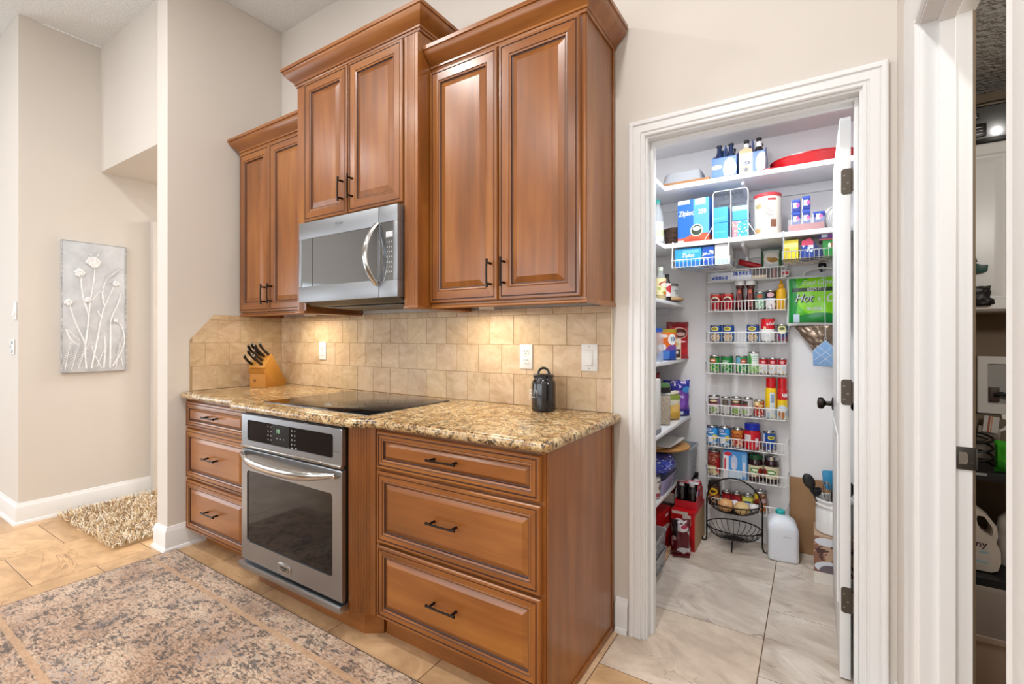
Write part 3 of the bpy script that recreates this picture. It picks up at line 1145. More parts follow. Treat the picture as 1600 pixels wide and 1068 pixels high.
# underside: vent wedge
MB().prism([(-.430, 1.424), (-.385, 1.402), (-.080, 1.392), (-.030, 1.432), (-.385, 1.434)], X0 + .030, X1 - .006, 'yz').build('vent_grille', mat('grease_filter', '6c6a66', rough=.45, metal=.8), mw, sharp=None)
MB().box(X0 + .10, X1 - .08, -.33, -.12, 1.3935, 1.3965).build('filter', STEELD, mw, sharp=None)

# ------------------------------------------------------------------ wall oven
ov = thing('wall_oven', 'stainless built-in wall oven with a black glass door', 'oven', (0, 0, 0))
OX0, OX1, YO = -2.362, -1.607, -.692
MB().box(OX0 + .012, OX1 - .012, -.672, -.060, .124, .868).build('body', BLACKP, ov, sharp=None)


def frame(mb, x0, x1, z0, z1, wl, wr, wb, wt, y0, y1, r=.012, mi=0):
    """plate with a rounded rectangular window"""
    def rr_(a, b, c_, d_, rad, n=5):
        return arc(b - rad, c_ + rad, rad, -PI / 2, 0, n) + arc(b - rad, d_ - rad, rad, 0, PI / 2, n) + arc(a + rad, d_ - rad, rad, PI / 2, PI, n) + arc(a + rad, c_ + rad, rad, PI, 1.5 * PI, n)
    O = rr_(x0, x1, z0, z1, .004)
    I = rr_(x0 + wl, x1 - wr, z0 + wb, z1 - wt, r)
    rings = [[(x, y1, z) for x, z in O], [(x, y0 + .003, z) for x, z in O], [(x + (.003 if x < (x0 + x1) / 2 else -.003), y0, z + (.003 if z < (z0 + z1) / 2 else -.003)) for x, z in O],
             [(x, y0, z) for x, z in I], [(x, y0 + .006, z) for x, z in I]]
    return mb.loft(rings, True, (False, False), mi)


m = MB()
frame(m, OX0, OX1, .712, .866, .054, .054, .030, .026, YO, -.672)
pn = m.build('control_panel', STEEL, ov, sharp=30)
MB().box(OX0 + .050, OX1 - .050, YO + .004, YO + .010, .738, .844).build('panel_glass', BGLASS, pn, sharp=None)
MB().prism(arc(-2.095, .752, .014, PI, 1.5 * PI, 5) + arc(-1.985, .752, .014, 1.5 * PI, 2 * PI, 5) + [(-1.971, .836), (-2.109, .836)], YO + .0032, YO + .0042, 'xz').build('display_window', mat('dark_display', '1d2020', rough=.15), pn, sharp=None)
text('10', .026, pn, (-2.058, YO + .0028, .808), mat('green_digits', 'a8e0b0', rough=.4), name='clock_digits')
for r in range(4):
    for x in (-2.138, -2.115, -1.952, -1.930):
        text('12345678'[(r * 2) % 8] if x < -2 else '90CSABEF'[r * 2], .010, pn, (x, YO + .0036, .822 - r * .020), PRINTW, name='key_print')
for k, s_ in enumerate(('BAKE', 'BROIL', 'WARM', 'KEEP', 'SET', 'ON', 'OFF')):
    text(s_, .0065, pn, (-2.090 + k * .028, YO + .0036, .746 + (.0 if k > 3 else .001)), PRINTW, name='key_print')
for k in range(3):
    text(('MIN', 'SEC', 'HR')[k], .007, pn, (-2.065 + k * .026, YO + .0030, .775), PRINTG, name='key_print')
MB().prism([(YO + .002, .722), (YO - .006, .716), (YO - .006, .708), (YO + .004, .704), (YO + .010, .712)], OX0, OX1, 'yz', bev=.001).build('chrome_strip', STEELP, pn)
m = MB()
frame(m, OX0, OX1, .162, .696, .050, .058, .092, .100, YO, -.672, .016)
od = m.build('oven_door', STEEL, ov, sharp=30)
MB().box(OX0 + .046, OX1 - .054, YO + .004, YO + .010, .250, .600).build('door_glass', BGLASS, od, sharp=None)
MB().box(OX0 + .003, OX1 - .003, -.676, -.671, .150, .712).build('door_side', BLACKP, od, sharp=None)
# bowed oval handle
rings = []
N = 17
for i in range(N):
    u = -1 + 2 * i / (N - 1)
    x = (OX0 + OX1) / 2 + u * .352
    y = YO - .010 - .050 * (1 - u ** 4)
    z = .668 - .026 * (1 - u * u) + .012
    hgt = .0085 + .0125 * (1 - u ** 4)
    rings.append([(x, y + .010 * math.cos(2 * PI * k / 12), z + hgt * math.sin(2 * PI * k / 12)) for k in range(12)])
hm = MB().loft(rings)
for s_ in (-1, 1):
    x = (OX0 + OX1) / 2 + s_ * .345
    hm.box(x - .012, x + .012, YO - .020, YO + .001, .664, .680, bev=.004)
hm.build('handle', STEELP, od)
bd = MB().box(-2.044, -1.952, YO - .0045, YO + .001, .183, .218, bev=.0012).build('badge', STEELP, od)
MB().box(-2.036, -1.960, YO - .0052, YO - .004, .189, .212).build('badge_plate', mat('badge_grey', '8c8a86', rough=.35, metal=.9), bd, sharp=None)
text('FRIGIDAIRE', .0095, bd, (-1.998, YO - .0055, .204), SLOT, name='badge_lettering')
text('PROFESSIONAL', .0055, bd, (-1.998, YO - .0055, .1935), SLOT, name='badge_lettering')
MB().prism([(YO - .012, .150), (YO - .012, .124), (YO + .03, .124), (YO + .03, .152)], OX0 - .004, OX1 + .004, 'yz', bev=.001).build('bottom_trim', STEEL, ov)

# ------------------------------------------------------------------ things on the worktop
# canister
cn = thing('canister', 'black glazed canister with thin white letters on the granite under the outlet', 'canister', (-1.003, -.098, .9152), math.radians(18))
MB().lathe([(0, 0), (.048, 0), (.052, .003), (.0535, .010), (.0535, .118), (.051, .130), (.045, .137), (.043, .142), (.043, .146), (0, .146)], 32).build('jar', mat('black_glaze', '17171a', rough=.16, coat=.5, coatr=.05), cn)
ld = MB().lathe([(0, .146), (.046, .146), (.047, .150), (.047, .158), (.042, .162), (0, .164)], 32).build('lid', MATS['black_glaze'], cn)
MB().tube([(.024 * math.cos(PI * i / 10), 0, .162 + .026 * math.sin(PI * i / 10)) for i in range(11)], [.006] + [.0055] * 9 + [.006], 8).build('lid_handle', MATS['black_glaze'], ld)
text('JELLY', .052, cn, (-.036, -.0538, .078), PRINTW, wrap=.0535, sx=.30, bold=-.001)

# knife block
kb = thing('knife_block', 'honey wood knife block in the worktop corner by the end wall', 'knife block', (-2.982, -.266, .9152), math.radians(24))
BLK = mat('honey_beech', 'c08638', vary=(7, 'b07a2c'), rough=.4)
MB().prism([(0, 0), (.125, 0), (.012, .116), (-.026, .120), (0, .088)], -.054, .054, 'yz', bev=.002).build('lower_block', mat('honey_beech_dark', 'b3782f', rough=.4), kb)
MB().prism([(-.012, .130), (.062, .212), (.222, .022), (.205, 0), (.118, 0)], -.0545, .0545, 'yz', bev=.002).build('slanted_block', BLK, kb)
MB().lathe([(0, -.0012), (.010, -.0012), (.010, .0004)], 16, (-.02, 0, .045), axis='y').build('burnt_mark', mat('burnt_wood', '7c4a20', rough=.6), kb)
HND = mat('knife_handle_black', '1d1815', rough=.35)
kdir = Vector((0, -.745, .667))
fdir = Vector((0, .667, .745))
base0 = Vector((0, -.012, .130))
kn_lab = ['longest black-handled knife at the back right of the knife block', 'black-handled knife second from the back right of the block', 'black-handled knife in the middle of the back row',
          'black-handled knife at the back left of the block', 'black-handled knife in the middle row beside the steel', 'black-handled knife at the left of the middle row',
          'short black-handled knife at the front right of the block', 'short black-handled knife at the front left, lowest in the block']
for k, (x, s_, L) in enumerate(((.040, .098, .118), (.014, .085, .116), (-.010, .092, .120), (-.036, .086, .112), (.020, .050, .104), (-.022, .050, .104), (.030, .018, .092), (-.040, .020, .092))):
    p = base0 + fdir * s_ + Vector((x, 0, 0))
    kn = thing('knife', kn_lab[k], 'knife', (0, 0, 0), group='knives in the wooden block')
    kn.matrix_world = Matrix.Translation(kb.location) @ Matrix.Rotation(math.radians(24), 4, 'Z') @ Matrix.Translation(p)
    pts, rings = [], []
    for i in range(8):
        u = i / 7
        c_ = kdir * (u * L + .004) - fdir * (.010 * math.sin(u * 2.6) - .004)
        a, b = (.0062, .0115 - .003 * math.sin(u * PI) + (.002 if i > 5 else 0))
        if i in (0, 7):
            a, b = a * .8, b * .8
        rings.append([c_ + Vector((1, 0, 0)) * a * math.cos(2 * PI * q / 10) + fdir * b * math.sin(2 * PI * q / 10) for q in range(10)])
    MB().loft(rings).build('handle', HND, kn)
    e0 = kdir * (L + .0045) - fdir * (.010 * math.sin(2.6) - .004)
    MB().loft([[e0 + kdir * z + Vector((1, 0, 0)) * .0055 * math.cos(2 * PI * q / 10) + fdir * .0105 * math.sin(2 * PI * q / 10) for q in range(10)] for z in (-.002, .0025)]).build('butt_cap', STEELP, kn)
    MB().box(-.001, .001, -.006, .006, -.014, .004).xform(Matrix(((1, 0, 0, 0), (0, fdir.y, kdir.y, 0), (0, fdir.z, kdir.z, 0), (0, 0, 0, 1)))).build('bolster', STEELP, kn)
sh = thing('sharpening_steel', 'slim bright sharpening steel between the knife handles of the block', 'sharpening steel', (0, 0, 0))
sh.matrix_world = Matrix.Translation(kb.location) @ Matrix.Rotation(math.radians(24), 4, 'Z') @ Matrix.Translation(base0 + fdir * .034 + Vector((.004, 0, 0)))
MB().tube([tuple(kdir * -.004), tuple(kdir * .030)], .004, 8).build('rod', STEELP, sh)
MB().tube([tuple(kdir * .030), tuple(kdir * .060), tuple(kdir * .095)], [.0065, .0075, .0065], 10).build('handle', mat('pale_steel_handle', 'b9b6b0', rough=.25, metal=.9), sh)

# ================================================================== RUGS AND WALL ART
t = NT('distressed_rug')
oc_ = t.obj()
v = t.mapping((1, 1, 1))
# weave: fine short dashes along x
w1 = t.noise(1.0, t.mapping((52, 115, 1)), detail=2)
w2 = t.noise(1.0, t.mapping((30, 72, 1), loc=(3, 7, 0)), detail=5, rough=.8, dist=.9)
pat = t.noise(7.5, v, detail=6, rough=.72, dist=1.6)
pat2 = t.noise(2.6, t.mapping((1, 1, 1), loc=(5, 1, 0)), detail=4, dist=1.0)
c = t.ramp(t.math('ADD', t.math('MULTIPLY', w1, .5), t.math('MULTIPLY', pat2, .5)), [(.38, '9a7a60'), (.50, 'bf9f86'), (.62, 'e0cbb2')])
f = t.math('ADD', t.math('MULTIPLY', w2, .62), t.math('MULTIPLY', pat, .42))
ink = t.ramp(f, [(.525, '000000'), (.570, 'ffffff')])
c = t.mix(t.math('MULTIPLY', ink, .88), c, '4a4340')
blue = t.ramp(t.math('ADD', t.math('MULTIPLY', w1, .5), t.math('MULTIPLY', t.noise(5.0, t.mapping((1, 1, 1), loc=(8, 3, 0)), detail=4), .5)), [(.55, '000000'), (.63, 'ffffff')])
c = t.mix(t.math('MULTIPLY', blue, .6), c, '6d6f7c')
sep = t.n('ShaderNodeSeparateXYZ')
t.lk(oc_, sep.inputs[0])
# distance to the rug's edge: border bands
RX0, RX1, RY0, RY1 = 0.0, 2.25, -.86, 0.0
dx = t.math('MINIMUM', t.math('SUBTRACT', sep.outputs[0], RX0), t.math('SUBTRACT', RX1, sep.outputs[0]))
dy = t.math('MINIMUM', t.math('SUBTRACT', sep.outputs[1], RY0), t.math('SUBTRACT', RY1, sep.outputs[1]))
ds = t.math('ADD', dy, t.math('MULTIPLY', t.math('SUBTRACT', w2, .5), .012))
for a, b, col, k in ((.044, .052, 'c8b296', .5), (.116, .140, 'c29c78', .8)):
    f = t.math('MULTIPLY', t.math('GREATER_THAN', ds, a), t.math('LESS_THAN', ds, b))
    c = t.mix(t.math('MULTIPLY', f, k), c, col)
t.base(c)
t.set(rough=.95, spec=.1, sheen=.2)
t.bump(t.math('ADD', w1, w2), .8, .004)
MATS['rug'] = t.m
rg = thing('area_rug', 'large distressed beige and charcoal area rug in front of the cabinets', 'rug', (-3.128, -.664, 0), math.radians(-.6))
MB().box(.004, 2.246, -.856, -.004, .0008, .0085, bev=.003).build('pile', MATS['rug'], rg)
e = MB().tube([(.004, -.004, .0047), (2.246, -.004, .0047), (2.246, -.856, .0047), (.004, -.856, .0047)], .0040, 8, closed=True)
e.build('bound_edge', mat('rug_binding', '43392f', rough=.9), rg)

sr = thing('shag_rug', 'small cream and tan shaggy rug on the hall floor by the art wall', 'rug', (-4.372, -.875, 0))
MB().box(0.0, .94, .02, 1.05, .001, .012).build('backing', mat('shag_backing', 'b59a74', rough=1), sr, sharp=None)
m = MB()
cols = 5
for k in range(9000):
    x, y = RNG.uniform(0, .95), RNG.uniform(.0, 1.02)
    if y > .55 and RNG.random() < .5:
        continue
    a = RNG.uniform(0, 2 * PI)
    L = RNG.uniform(.030, .055)
    lean = RNG.uniform(.3, 1.3)
    dx_, dy_ = math.cos(a), math.sin(a)
    wd = RNG.uniform(.0022, .0046)
    mi = min(cols - 1, int(RNG.random() * cols))
    px_, py_ = -dy_ * wd, dx_ * wd
    pr = None
    for s_ in range(4):
        u = s_ / 3
        h = L * (u - .35 * lean * u * u)
        o = L * lean * .55 * u * u + .004 * u
        cx_, cy_, cz_ = x + dx_ * o, y + dy_ * o, .010 + max(h, .002)
        kk = 1 - .55 * u
        A = m.bm.verts.new((cx_ + px_ * kk, cy_ + py_ * kk, cz_))
        B = m.bm.verts.new((cx_ - px_ * kk, cy_ - py_ * kk, cz_))
        D = m.bm.verts.new((cx_ + dx_ * wd * .5, cy_ + dy_ * wd * .5, cz_ + wd * .7))
        if pr:
            m.face([pr[0], pr[2], D, A], mi)
            m.face([pr[2], pr[1], B, D], mi)
        pr = (A, B, D)
o = m.build('shag_pile', [mat('shag_' + n_, c_, rough=.9) for n_, c_ in (('cream', 'e6d7bc'), ('tan', 'dcc39c'), ('camel', 'cdac80'), ('brown', '9a7a58'), ('ivory', 'efe6d6'))], sr, sharp=60)
o['kind'] = 'stuff'

# wall art: white embossed botanical panel on the art wall (faces +X)
wa = thing('wall_art', 'white embossed botanical relief panel hanging on the hall wall', 'wall art', (-4.424, -.663, 1.450))
wa.rotation_euler = (0, 0, PI / 2)
ART = mat('whitewashed_metal', 'd0d2d5', vary=(9, 'bcbfc3'), bump=(30, .25, .003), rough=.5)
ARTD = mat('worn_metal_edge', '8e9091', vary=(40, 'c9cacc'), rough=.5)
ARTW = mat('raised_white_relief', 'f2f2f3', vary=(60, 'dcdddf'), rough=.5)
m = MB().box(-.184, .184, -.022, 0, -.466, .466, bev=.003)
m.build('panel', ART, wa)
MB().tube([(-.182, -.0225, -.464), (.182, -.0225, -.464), (.182, -.0225, .464), (-.182, -.0225, .464)], .0032, 6, closed=True).build('worn_rim', ARTD, wa)


def stem(pts, r=.0050, parent=wa):
    # smooth the polyline
    P_ = [Vector((a, -.0225, b)) for a, b in pts]
    out = []
    for i in range(len(P_) - 1):
        for k in range(4):
            u = k / 4
            p0, p1, p2, p3 = P_[max(i - 1, 0)], P_[i], P_[i + 1], P_[min(i + 2, len(P_) - 1)]
            out.append(.5 * ((2 * p1) + (p2 - p0) * u + (2 * p0 - 5 * p1 + 4 * p2 - p3) * u * u + (3 * p1 - p0 - 3 * p2 + p3) * u ** 3))
    out.append(P_[-1])
    n_ = len(out)
    return MB().tube(out, [r * (1.15 - .5 * i / n_) for i in range(n_)], 7).build('stem', ARTW, parent)


def blossom(x, z, r, npet=11, parent=wa, seed=0):
    m = MB()
    rr_ = random.Random(seed)
    for k in range(npet):
        a = 2 * PI * k / npet + rr_.uniform(-.2, .2)
        d = Vector((math.cos(a), 0, math.sin(a)))
        s_ = Vector((-d.z, 0, d.x))
        q = r * rr_.uniform(.8, 1.1)
        c0 = Vector((x, -.023, z))
        rings = []
        for u, wv, hh in ((.1, .15, .004), (.5, .30, .011), (.85, .26, .009), (1.0, .06, .003)):
            c_ = c0 + d * q * u + Vector((0, -hh, 0))
            rings.append([c_ + s_ * wv * q, c_ + Vector((0, -.004, 0)), c_ - s_ * wv * q, c_ + Vector((0, hh * .9, 0))])
        m.loft(rings)
    m.lathe([(0, -.036), (r * .35, -.034), (r * .42, -.028), (r * .3, -.022)], 10, (x, 0, z), axis='y')
    return m.build('blossom', ARTW, parent)


def frond(x, z, ang, L, n_=9, parent=wa, wid=.030):
    m = MB()
    d = Vector((math.cos(ang), 0, math.sin(ang)))
    s_ = Vector((-d.z, 0, d.x))
    c0 = Vector((x, -.0232, z))
    m.tube([c0, c0 + d * L * .5 + s_ * .004, c0 + d * L], [.003, .0026, .0015], 6)
    for k in range(n_):
        u = .12 + .86 * k / n_
        for sg in (-1, 1):
            b = c0 + d * L * u
            tip = b + (s_ * sg * .9 + d * .55).normalized() * wid * (1.15 - .75 * u)
            mid = (b + tip) / 2 + Vector((0, -.005, 0)) + d * .0035
            mid2 = (b + tip) / 2 + Vector((0, -.002, 0)) - d * .0035
            V = [m.bm.verts.new(p) for p in (b, mid, tip, mid2)]
            m.face(V)
            m.face([V[0], V[1], V[2], m.bm.verts.new((b + tip) / 2 + Vector((0, .001, 0)))])
    return m.build('frond', ARTW, parent, sharp=30)


# local x = world +Y (to the right in the picture); panel 0.37 x 0.93
stem([(-.050, -.440), (-.056, -.30), (-.040, -.12), (-.030, .03), (-.008, .20), (-.004, .30)], .0050)
stem([(-.035, -.06), (-.062, .04), (-.076, .13), (-.080, .225)])
stem([(-.022, -.440), (.010, -.24), (.040, -.04), (.070, .06), (.112, .175)], .0048)
stem([(.085, -.440), (.088, -.22), (.092, -.08), (.130, .03), (.150, .12)])
stem([(-.055, -.26), (-.100, -.14), (-.132, -.03), (-.146, .03)])
stem([(.052, .02), (.040, .10), (.056, .19)])
stem([(.100, -.43), (.150, -.33), (.172, -.24), (.158, -.14), (.130, -.10)])
stem([(.048, -.440), (.058, -.28), (.050, -.20)])
stem([(.036, -.440), (-.004, -.34), (-.020, -.28)], .0035)
stem([(-.150, -.16), (-.120, -.20), (-.085, -.235)], .0035)
stem([(-.16, -.16), (-.130, -.24), (-.09, -.27)], .005)
stem([(.012, -.02), (.030, -.06), (.050, -.07)], .0035)
stem([(-.02, .05), (.03, .12), (.055, .05)], .003)
for k, (x, z, r) in enumerate(((-.012, .330, .044), (-.090, .245, .032), (-.044, .055, .022), (-.150, .030, .026), (.118, .185, .023), (.118, -.090, .016))):
    blossom(x, z, r, seed=k)
frond(.058, .200, math.radians(48), .150, 9)
frond(.146, .060, math.radians(78), .085, 6, wid=.016)
for k in range(3):
    frond(-.165 + .035 * k, -.440, math.radians(80 - 4 * k), .20, 11, wid=.034)
frond(.165, -.440, math.radians(98), .20, 11, wid=.034)
frond(.120, -.440, math.radians(80), .24, 10, wid=.026)
frond(.010, -.430, math.radians(70), .20, 9, wid=.020)
frond(-.02, .37, math.radians(115), .07, 5, wid=.012)
frond(.01, .37, math.radians(62), .07, 5, wid=.012)

# ================================================================== PANTRY SHELVES
S1, S2 = 2.145, 1.797
for nm, z, lab in (('pantry_shelf', S1, 'topmost white pantry shelf, running round the corner under the ceiling'), ('pantry_shelf', S2, 'second white pantry shelf from the top, with the hanging wire baskets')):
    t = thing(nm, lab, 'shelf', (0, 0, 0))
    MB().prism([(-1.058, .135), (-.755, .135), (-.755, .965), (.2135, .965), (.2135, 1.2785), (-1.058, 1.2785)], z - .026, z, 'xy', bev=.002).build('board', SHELF, t)
    MB().box(-1.058, .2135, 1.262, 1.2785, z - .080, z - .0265).box(-1.058, -1.042, .135, 1.262, z - .080, z - .0265).build('cleat', SHELF, t, sharp=None)
    for x in (-.335,):
        MB().prism([(1.262, z - .0265), (1.262, z - .20), (1.250, z - .20), (1.235, z - .075), (1.02, z - .045), (1.02, z - .0265)], x - .008, x + .008, 'yz').build('bracket', SHELF, t, sharp=None)
        MB().box(x - .0125, x + .0125, 1.262, 1.279, z - .30, z - .081).build('standard', SHELF, t, sharp=None)
SA, SB, SCC, SD = 1.448, 1.098, .735, .360
for z, xf, lab in ((SA, -.705, 'short white shelf with the oil bottles, uppermost on the left pantry wall'), (SB, -.705, 'short white shelf with the snack bags, second on the left pantry wall'),
                   (SCC, -.667, 'short white shelf with the oats jar and purple bag on the left pantry wall'), (SD, -.695, 'lowest white shelf on the left pantry wall, above the red cartons')):
    t = thing('pantry_shelf', lab, 'shelf', (0, 0, 0))
    MB().box(-1.058, xf, .135, 1.2785, z - .020, z, bev=.002).build('board', SHELF, t)
    MB().box(-1.058, xf - .10, 1.262, 1.2785, z - .062, z - .0205).build('cleat', SHELF, t, sharp=None)

# ------------------------------------------------------------------ wall rack
rk = thing('wire_rack', 'tall white wire rack of eight baskets screwed to the pantry back wall', 'rack', (0, 0, 0))
LV = [(1.641, 1.577), (1.453, 1.394), (1.266, 1.204), (1.078, 1.015), (.824, .762), (.629, .568), (.440, .383), (.258, .200)]
RXL, RXR, RF, RB = -.572, -.118, 1.160, 1.266
for x in (RXL, RXR):
    MB().tube([(x, RB, .16), (x, RB, 1.66)], .0038, 8).build('side_rail', WIREW, rk)
for x in (-.43, -.28):
    MB().tube([(x, RB + .003, .17), (x, RB + .003, 1.65)], .0022, 6).build('back_wire', WIREW, rk)
for zr, zb in LV:
    m = MB()
    xa, xb = RXL + .028, RXR - .012
    m.tube([(RXL, RB - .004, zr + .016), (RXL + .004, RB - .02, zr + .012), (xa, RF, zr), (xb, RF, zr), (RXR - .004, RB - .02, zr + .012), (RXR, RB - .004, zr + .016)], .0030, 7)
    for y, zz in ((RF + .006, zb), (RF + .055, zb - .001), (RB - .006, zb)):
        m.tube([(RXL if y > 1.2 else xa, y, zz), (RXR if y > 1.2 else xb, y, zz)], .0024, 6)
    n_ = 23
    for i in range(n_):
        x = xa + .004 + (xb - xa - .008) * i / (n_ - 1)
        m.tube([(x, RF - .001, zr), (x, RF + .001, zb + .002), (x, RB - .004, zb + .002)], .0015, 5)
    for x, s_ in ((RXL, 1), (RXR, -1)):
        m.tube([(x, RB - .004, zb), (x, RB - .004, zr + .02)], .0022, 6)
    m.build('wire_basket', WIREW, rk)

WORD = ['', 'topmost', 'second', 'third', 'fourth', 'fifth', 'sixth', 'seventh', 'lowest']


def pm(base, prints, rough=.35):
    return print_mat('print_%03d' % (len(MATS)), base, prints, rough)


def can(x, z, r, h, label, base, prints, y=1.213, metal=CAN, rz=0.0, group=None, name='food_can'):
    t = thing(name, label, 'can', (x, y, z), rz, group)
    MB().lathe([(0, .001), (r * .93, .001), (r * .95, 0), (r, .002), (r, .005), (r * .965, .008), (r * .965, h - .008), (r, h - .005), (r, h - .002), (r * .95, h), (r * .92, h - .004), (0, h - .004)], 24).build('tin', metal, t)
    lb = MB().lathe([(r * .985, .008), (r * .988, .009), (r * .988, h - .009), (r * .985, h - .008)], 24).build('paper_label', pm(base, prints, .35), t, sharp=60)
    return t, lb


def bx(name, label, cat, x, y, z, w_, d_, h, base, prints, rz=0.0, bev=.0015, group=None, side=None, flap=True):
    """a printed carton; x,y = middle of its base"""
    t = thing(name, label, cat, (x, y, z), rz, group)
    m = MB().box(-w_ / 2, w_ / 2, -d_ / 2, d_ / 2, 0, h, bev=bev)
    o = m.build('carton', [pm(base, prints)], t, sharp=None)
    if flap:
        MB().box(-w_ / 2 + .002, w_ / 2 - .002, -d_ / 2 + .002, 0, h - .0004, h + .0008).build('flap', pm(base, ()), t, sharp=None)
    return t


def jar(x, y, z, r, h, label, body, lidc, prints=None, base=None, lidh=.02, rz=0.0, name='jar', cat='jar', lidr=.92, lz=(.12, .72)):
    t = thing(name, label, cat, (x, y, z), rz)
    hb = h - lidh
    MB().lathe([(0, 0), (r * .92, 0), (r, .006), (r, hb * .80), (r * .93, hb * .90), (r * lidr * .94, hb * .97), (r * lidr * .94, hb), (0, hb)], 24).build('body', body, t)
    MB().lathe([(0, hb - .001), (r * lidr, hb - .001), (r * lidr, h - .002), (r * lidr - .003, h), (0, h)], 24).build('lid', lidc, t)
    if base:
        MB().lathe([(r * .99, hb * lz[0]), (r * 1.008, hb * lz[0]), (r * 1.008, hb * lz[1]), (r * .99, hb * lz[1])], 24).build('paper_label', pm(base, prints), t, sharp=60)
    return t


def bottle(x, y, z, r, h, label, body, capc, prints=None, base=None, rz=0.0, neck=.36, shoulder=.60, lz=(.10, .55), name='bottle', caph=.022, liquid=None):
    t = thing(name, label, 'bottle', (x, y, z), rz)
    rn = r * neck
    MB().lathe([(0, .002), (r * .85, 0), (r, .005), (r, h * shoulder), (r * .92, h * (shoulder + .06)), (rn * 1.3, h * (shoulder + .20)), (rn, h * (shoulder + .26)), (rn, h - caph), (0, h - caph)], 22).build('body', body, t)
    MB().lathe([(0, h - caph - .001), (rn * 1.18, h - caph - .001), (rn * 1.18, h - .001), (rn * .95, h), (0, h)], 16).build('cap', capc, t)
    if base:
        MB().lathe([(r * .99, h * lz[0]), (r * 1.012, h * lz[0]), (r * 1.012, h * lz[1]), (r * .99, h * lz[1])], 22).build('paper_label', pm(base, prints), t, sharp=60)
    if liquid:
        MB().lathe([(0, .004), (r * .93, .005), (r * .93, h * .55), (0, h * .55)], 18).build('liquid', liquid, t)
    return t


RED, DRED, WHT, CRM = 'c4141c', '7d1015', 'efeeea', 'eadfc4'
MAROON = mat('maroon_glass', '431812', rough=.15, coat=.4)
DARKJ = mat('dark_jam', '2a1012', rough=.12, coat=.4)

# --- second basket: soups, seasoning, mustard
z = 1.3985
can(-.507, z, .033, .108, 'red soup can at the left end of the second rack basket from the top', RED, [('o', 0, .066, .024, .020, CRM), ('o', 0, .062, .019, .016, DRED), ('f', .01, .045, 60, .52, '7a2a22'), ('z', .088, .10, 'd9443c')])
can(-.438, z, .033, .108, 'second red soup can from the left in the second rack basket', RED, [('o', 0, .066, .024, .020, CRM), ('o', 0, .062, .019, .016, DRED), ('f', .01, .045, 60, .52, '8a1a1c'), ('z', .088, .10, 'd9443c')])
for x, l in ((-.372, 'left one of the two tall white-capped dark sauce bottles in the rack'), (-.314, 'right one of the two tall white-capped dark sauce bottles in the rack')):
    t = thing('sauce_bottle', l, 'bottle', (x, 1.213, z))
    MB().lathe([(0, 0), (.024, 0), (.026, .004), (.024, .05), (.0185, .11), (.0185, .125), (.024, .145), (.024, .150), (0, .150)], 20).build('body', MAROON, t)
    MB().lathe([(0, .149), (.0265, .149), (.0275, .153), (.0275, .176), (.025, .180), (0, .180)], 20).build('cap', WHITEP, t)
    MB().prism([(-.010, .02), (.010, .02), (.011, .10), (.008, .125), (-.008, .125), (-.011, .10)], -.0275, -.0180, 'xz').build('paper_label', pm('9c3220', [('r', -.007, .007, .03, .10, '5a140e'), ('o', 0, .11, .006, .008, 'c9623a')]), t, sharp=None)
can(-.2635, z, .0255, .106, 'green vegetable can beside the sauce bottles in the second rack basket', '2f7a4c', [('z', .065, .10, '4d7c78'), ('o', 0, .080, .018, .012, 'b4502f'), ('z', .0, .05, '87b592'), ('f', .01, .05, 90, .55, 'dce6d2')])
t, lb = can(-.208, z, .0285, .112, 'black and white can beside the mustard in the second rack basket', '2b2224', [('o', 0, .030, .026, .030, 'e9e4e2'), ('z', .050, .066, 'aebfd6'), ('o', 0, .085, .018, .014, 'd9a9b2'), ('f', .0, .06, 55, .6, 'c08a96')])
# mustard: yellow squeeze bottle with a cone tip
t = thing('mustard_bottle', 'yellow mustard squeeze bottle at the right end of the second rack basket', 'bottle', (-.155, 1.213, z))
YEL = mat('mustard_yellow', 'e2ab16', rough=.35)
MB().lathe([(0, 0), (.024, 0), (.026, .005), (.026, .10), (.022, .118), (.012, .124), (.012, .130), (0, .130)], 20).build('body', YEL, t)
MB().lathe([(0, .129), (.0165, .129), (.0165, .140), (.008, .148), (.0045, .169), (0, .172)], 16).build('cone_cap', mat('mustard_cap', 'd99a10', rough=.35), t)
# --- third basket: beans
z = 1.2085
for x, l in ((-.507, 'left blue bean can with a yellow oval, end of the third rack basket'), (-.436, 'blue bean can next to the end one in the third rack basket'), (-.302, 'blue bean can standing left of the tall red and white can')):
    can(x, z, .034, .105, l, '1e4f9c', [('z', .0, .060, '2f7fc0'), ('o', -.002, .080, .022, .013, 'e6d36a'), ('o', -.002, .080, .016, .008, '8a7a1e'), ('o', 0, .028, .028, .026, 'd8bc98'), ('f', .008, .05, 85, .54, '6a4a34'), ('z', .058, .064, '143a78')])
t, lb = can(-.223, z, .0375, .142, 'tall red and white soup can in the third rack basket', WHT, [('z', .076, .142, 'd0141f'), ('o', -.014, .083, .008, .010, 'e9c9a0'), ('f', .0, .07, 40, .60, 'd6d9dd')])
text("Campbell's", .026, lb, (.004, -.0372, .108), PRINTW, shear=.3, wrap=.0374, sx=.8)
can(-.150, z, .0275, .103, 'blue can with a pale yellow badge at the right end of the third rack basket', '1f4b80', [('o', 0, .072, .022, .026, 'ddd79a'), ('o', 0, .078, .014, .008, '56633a'), ('f', .0, .045, 70, .5, '9c3148'), ('z', .092, .10, '7f8a56')])
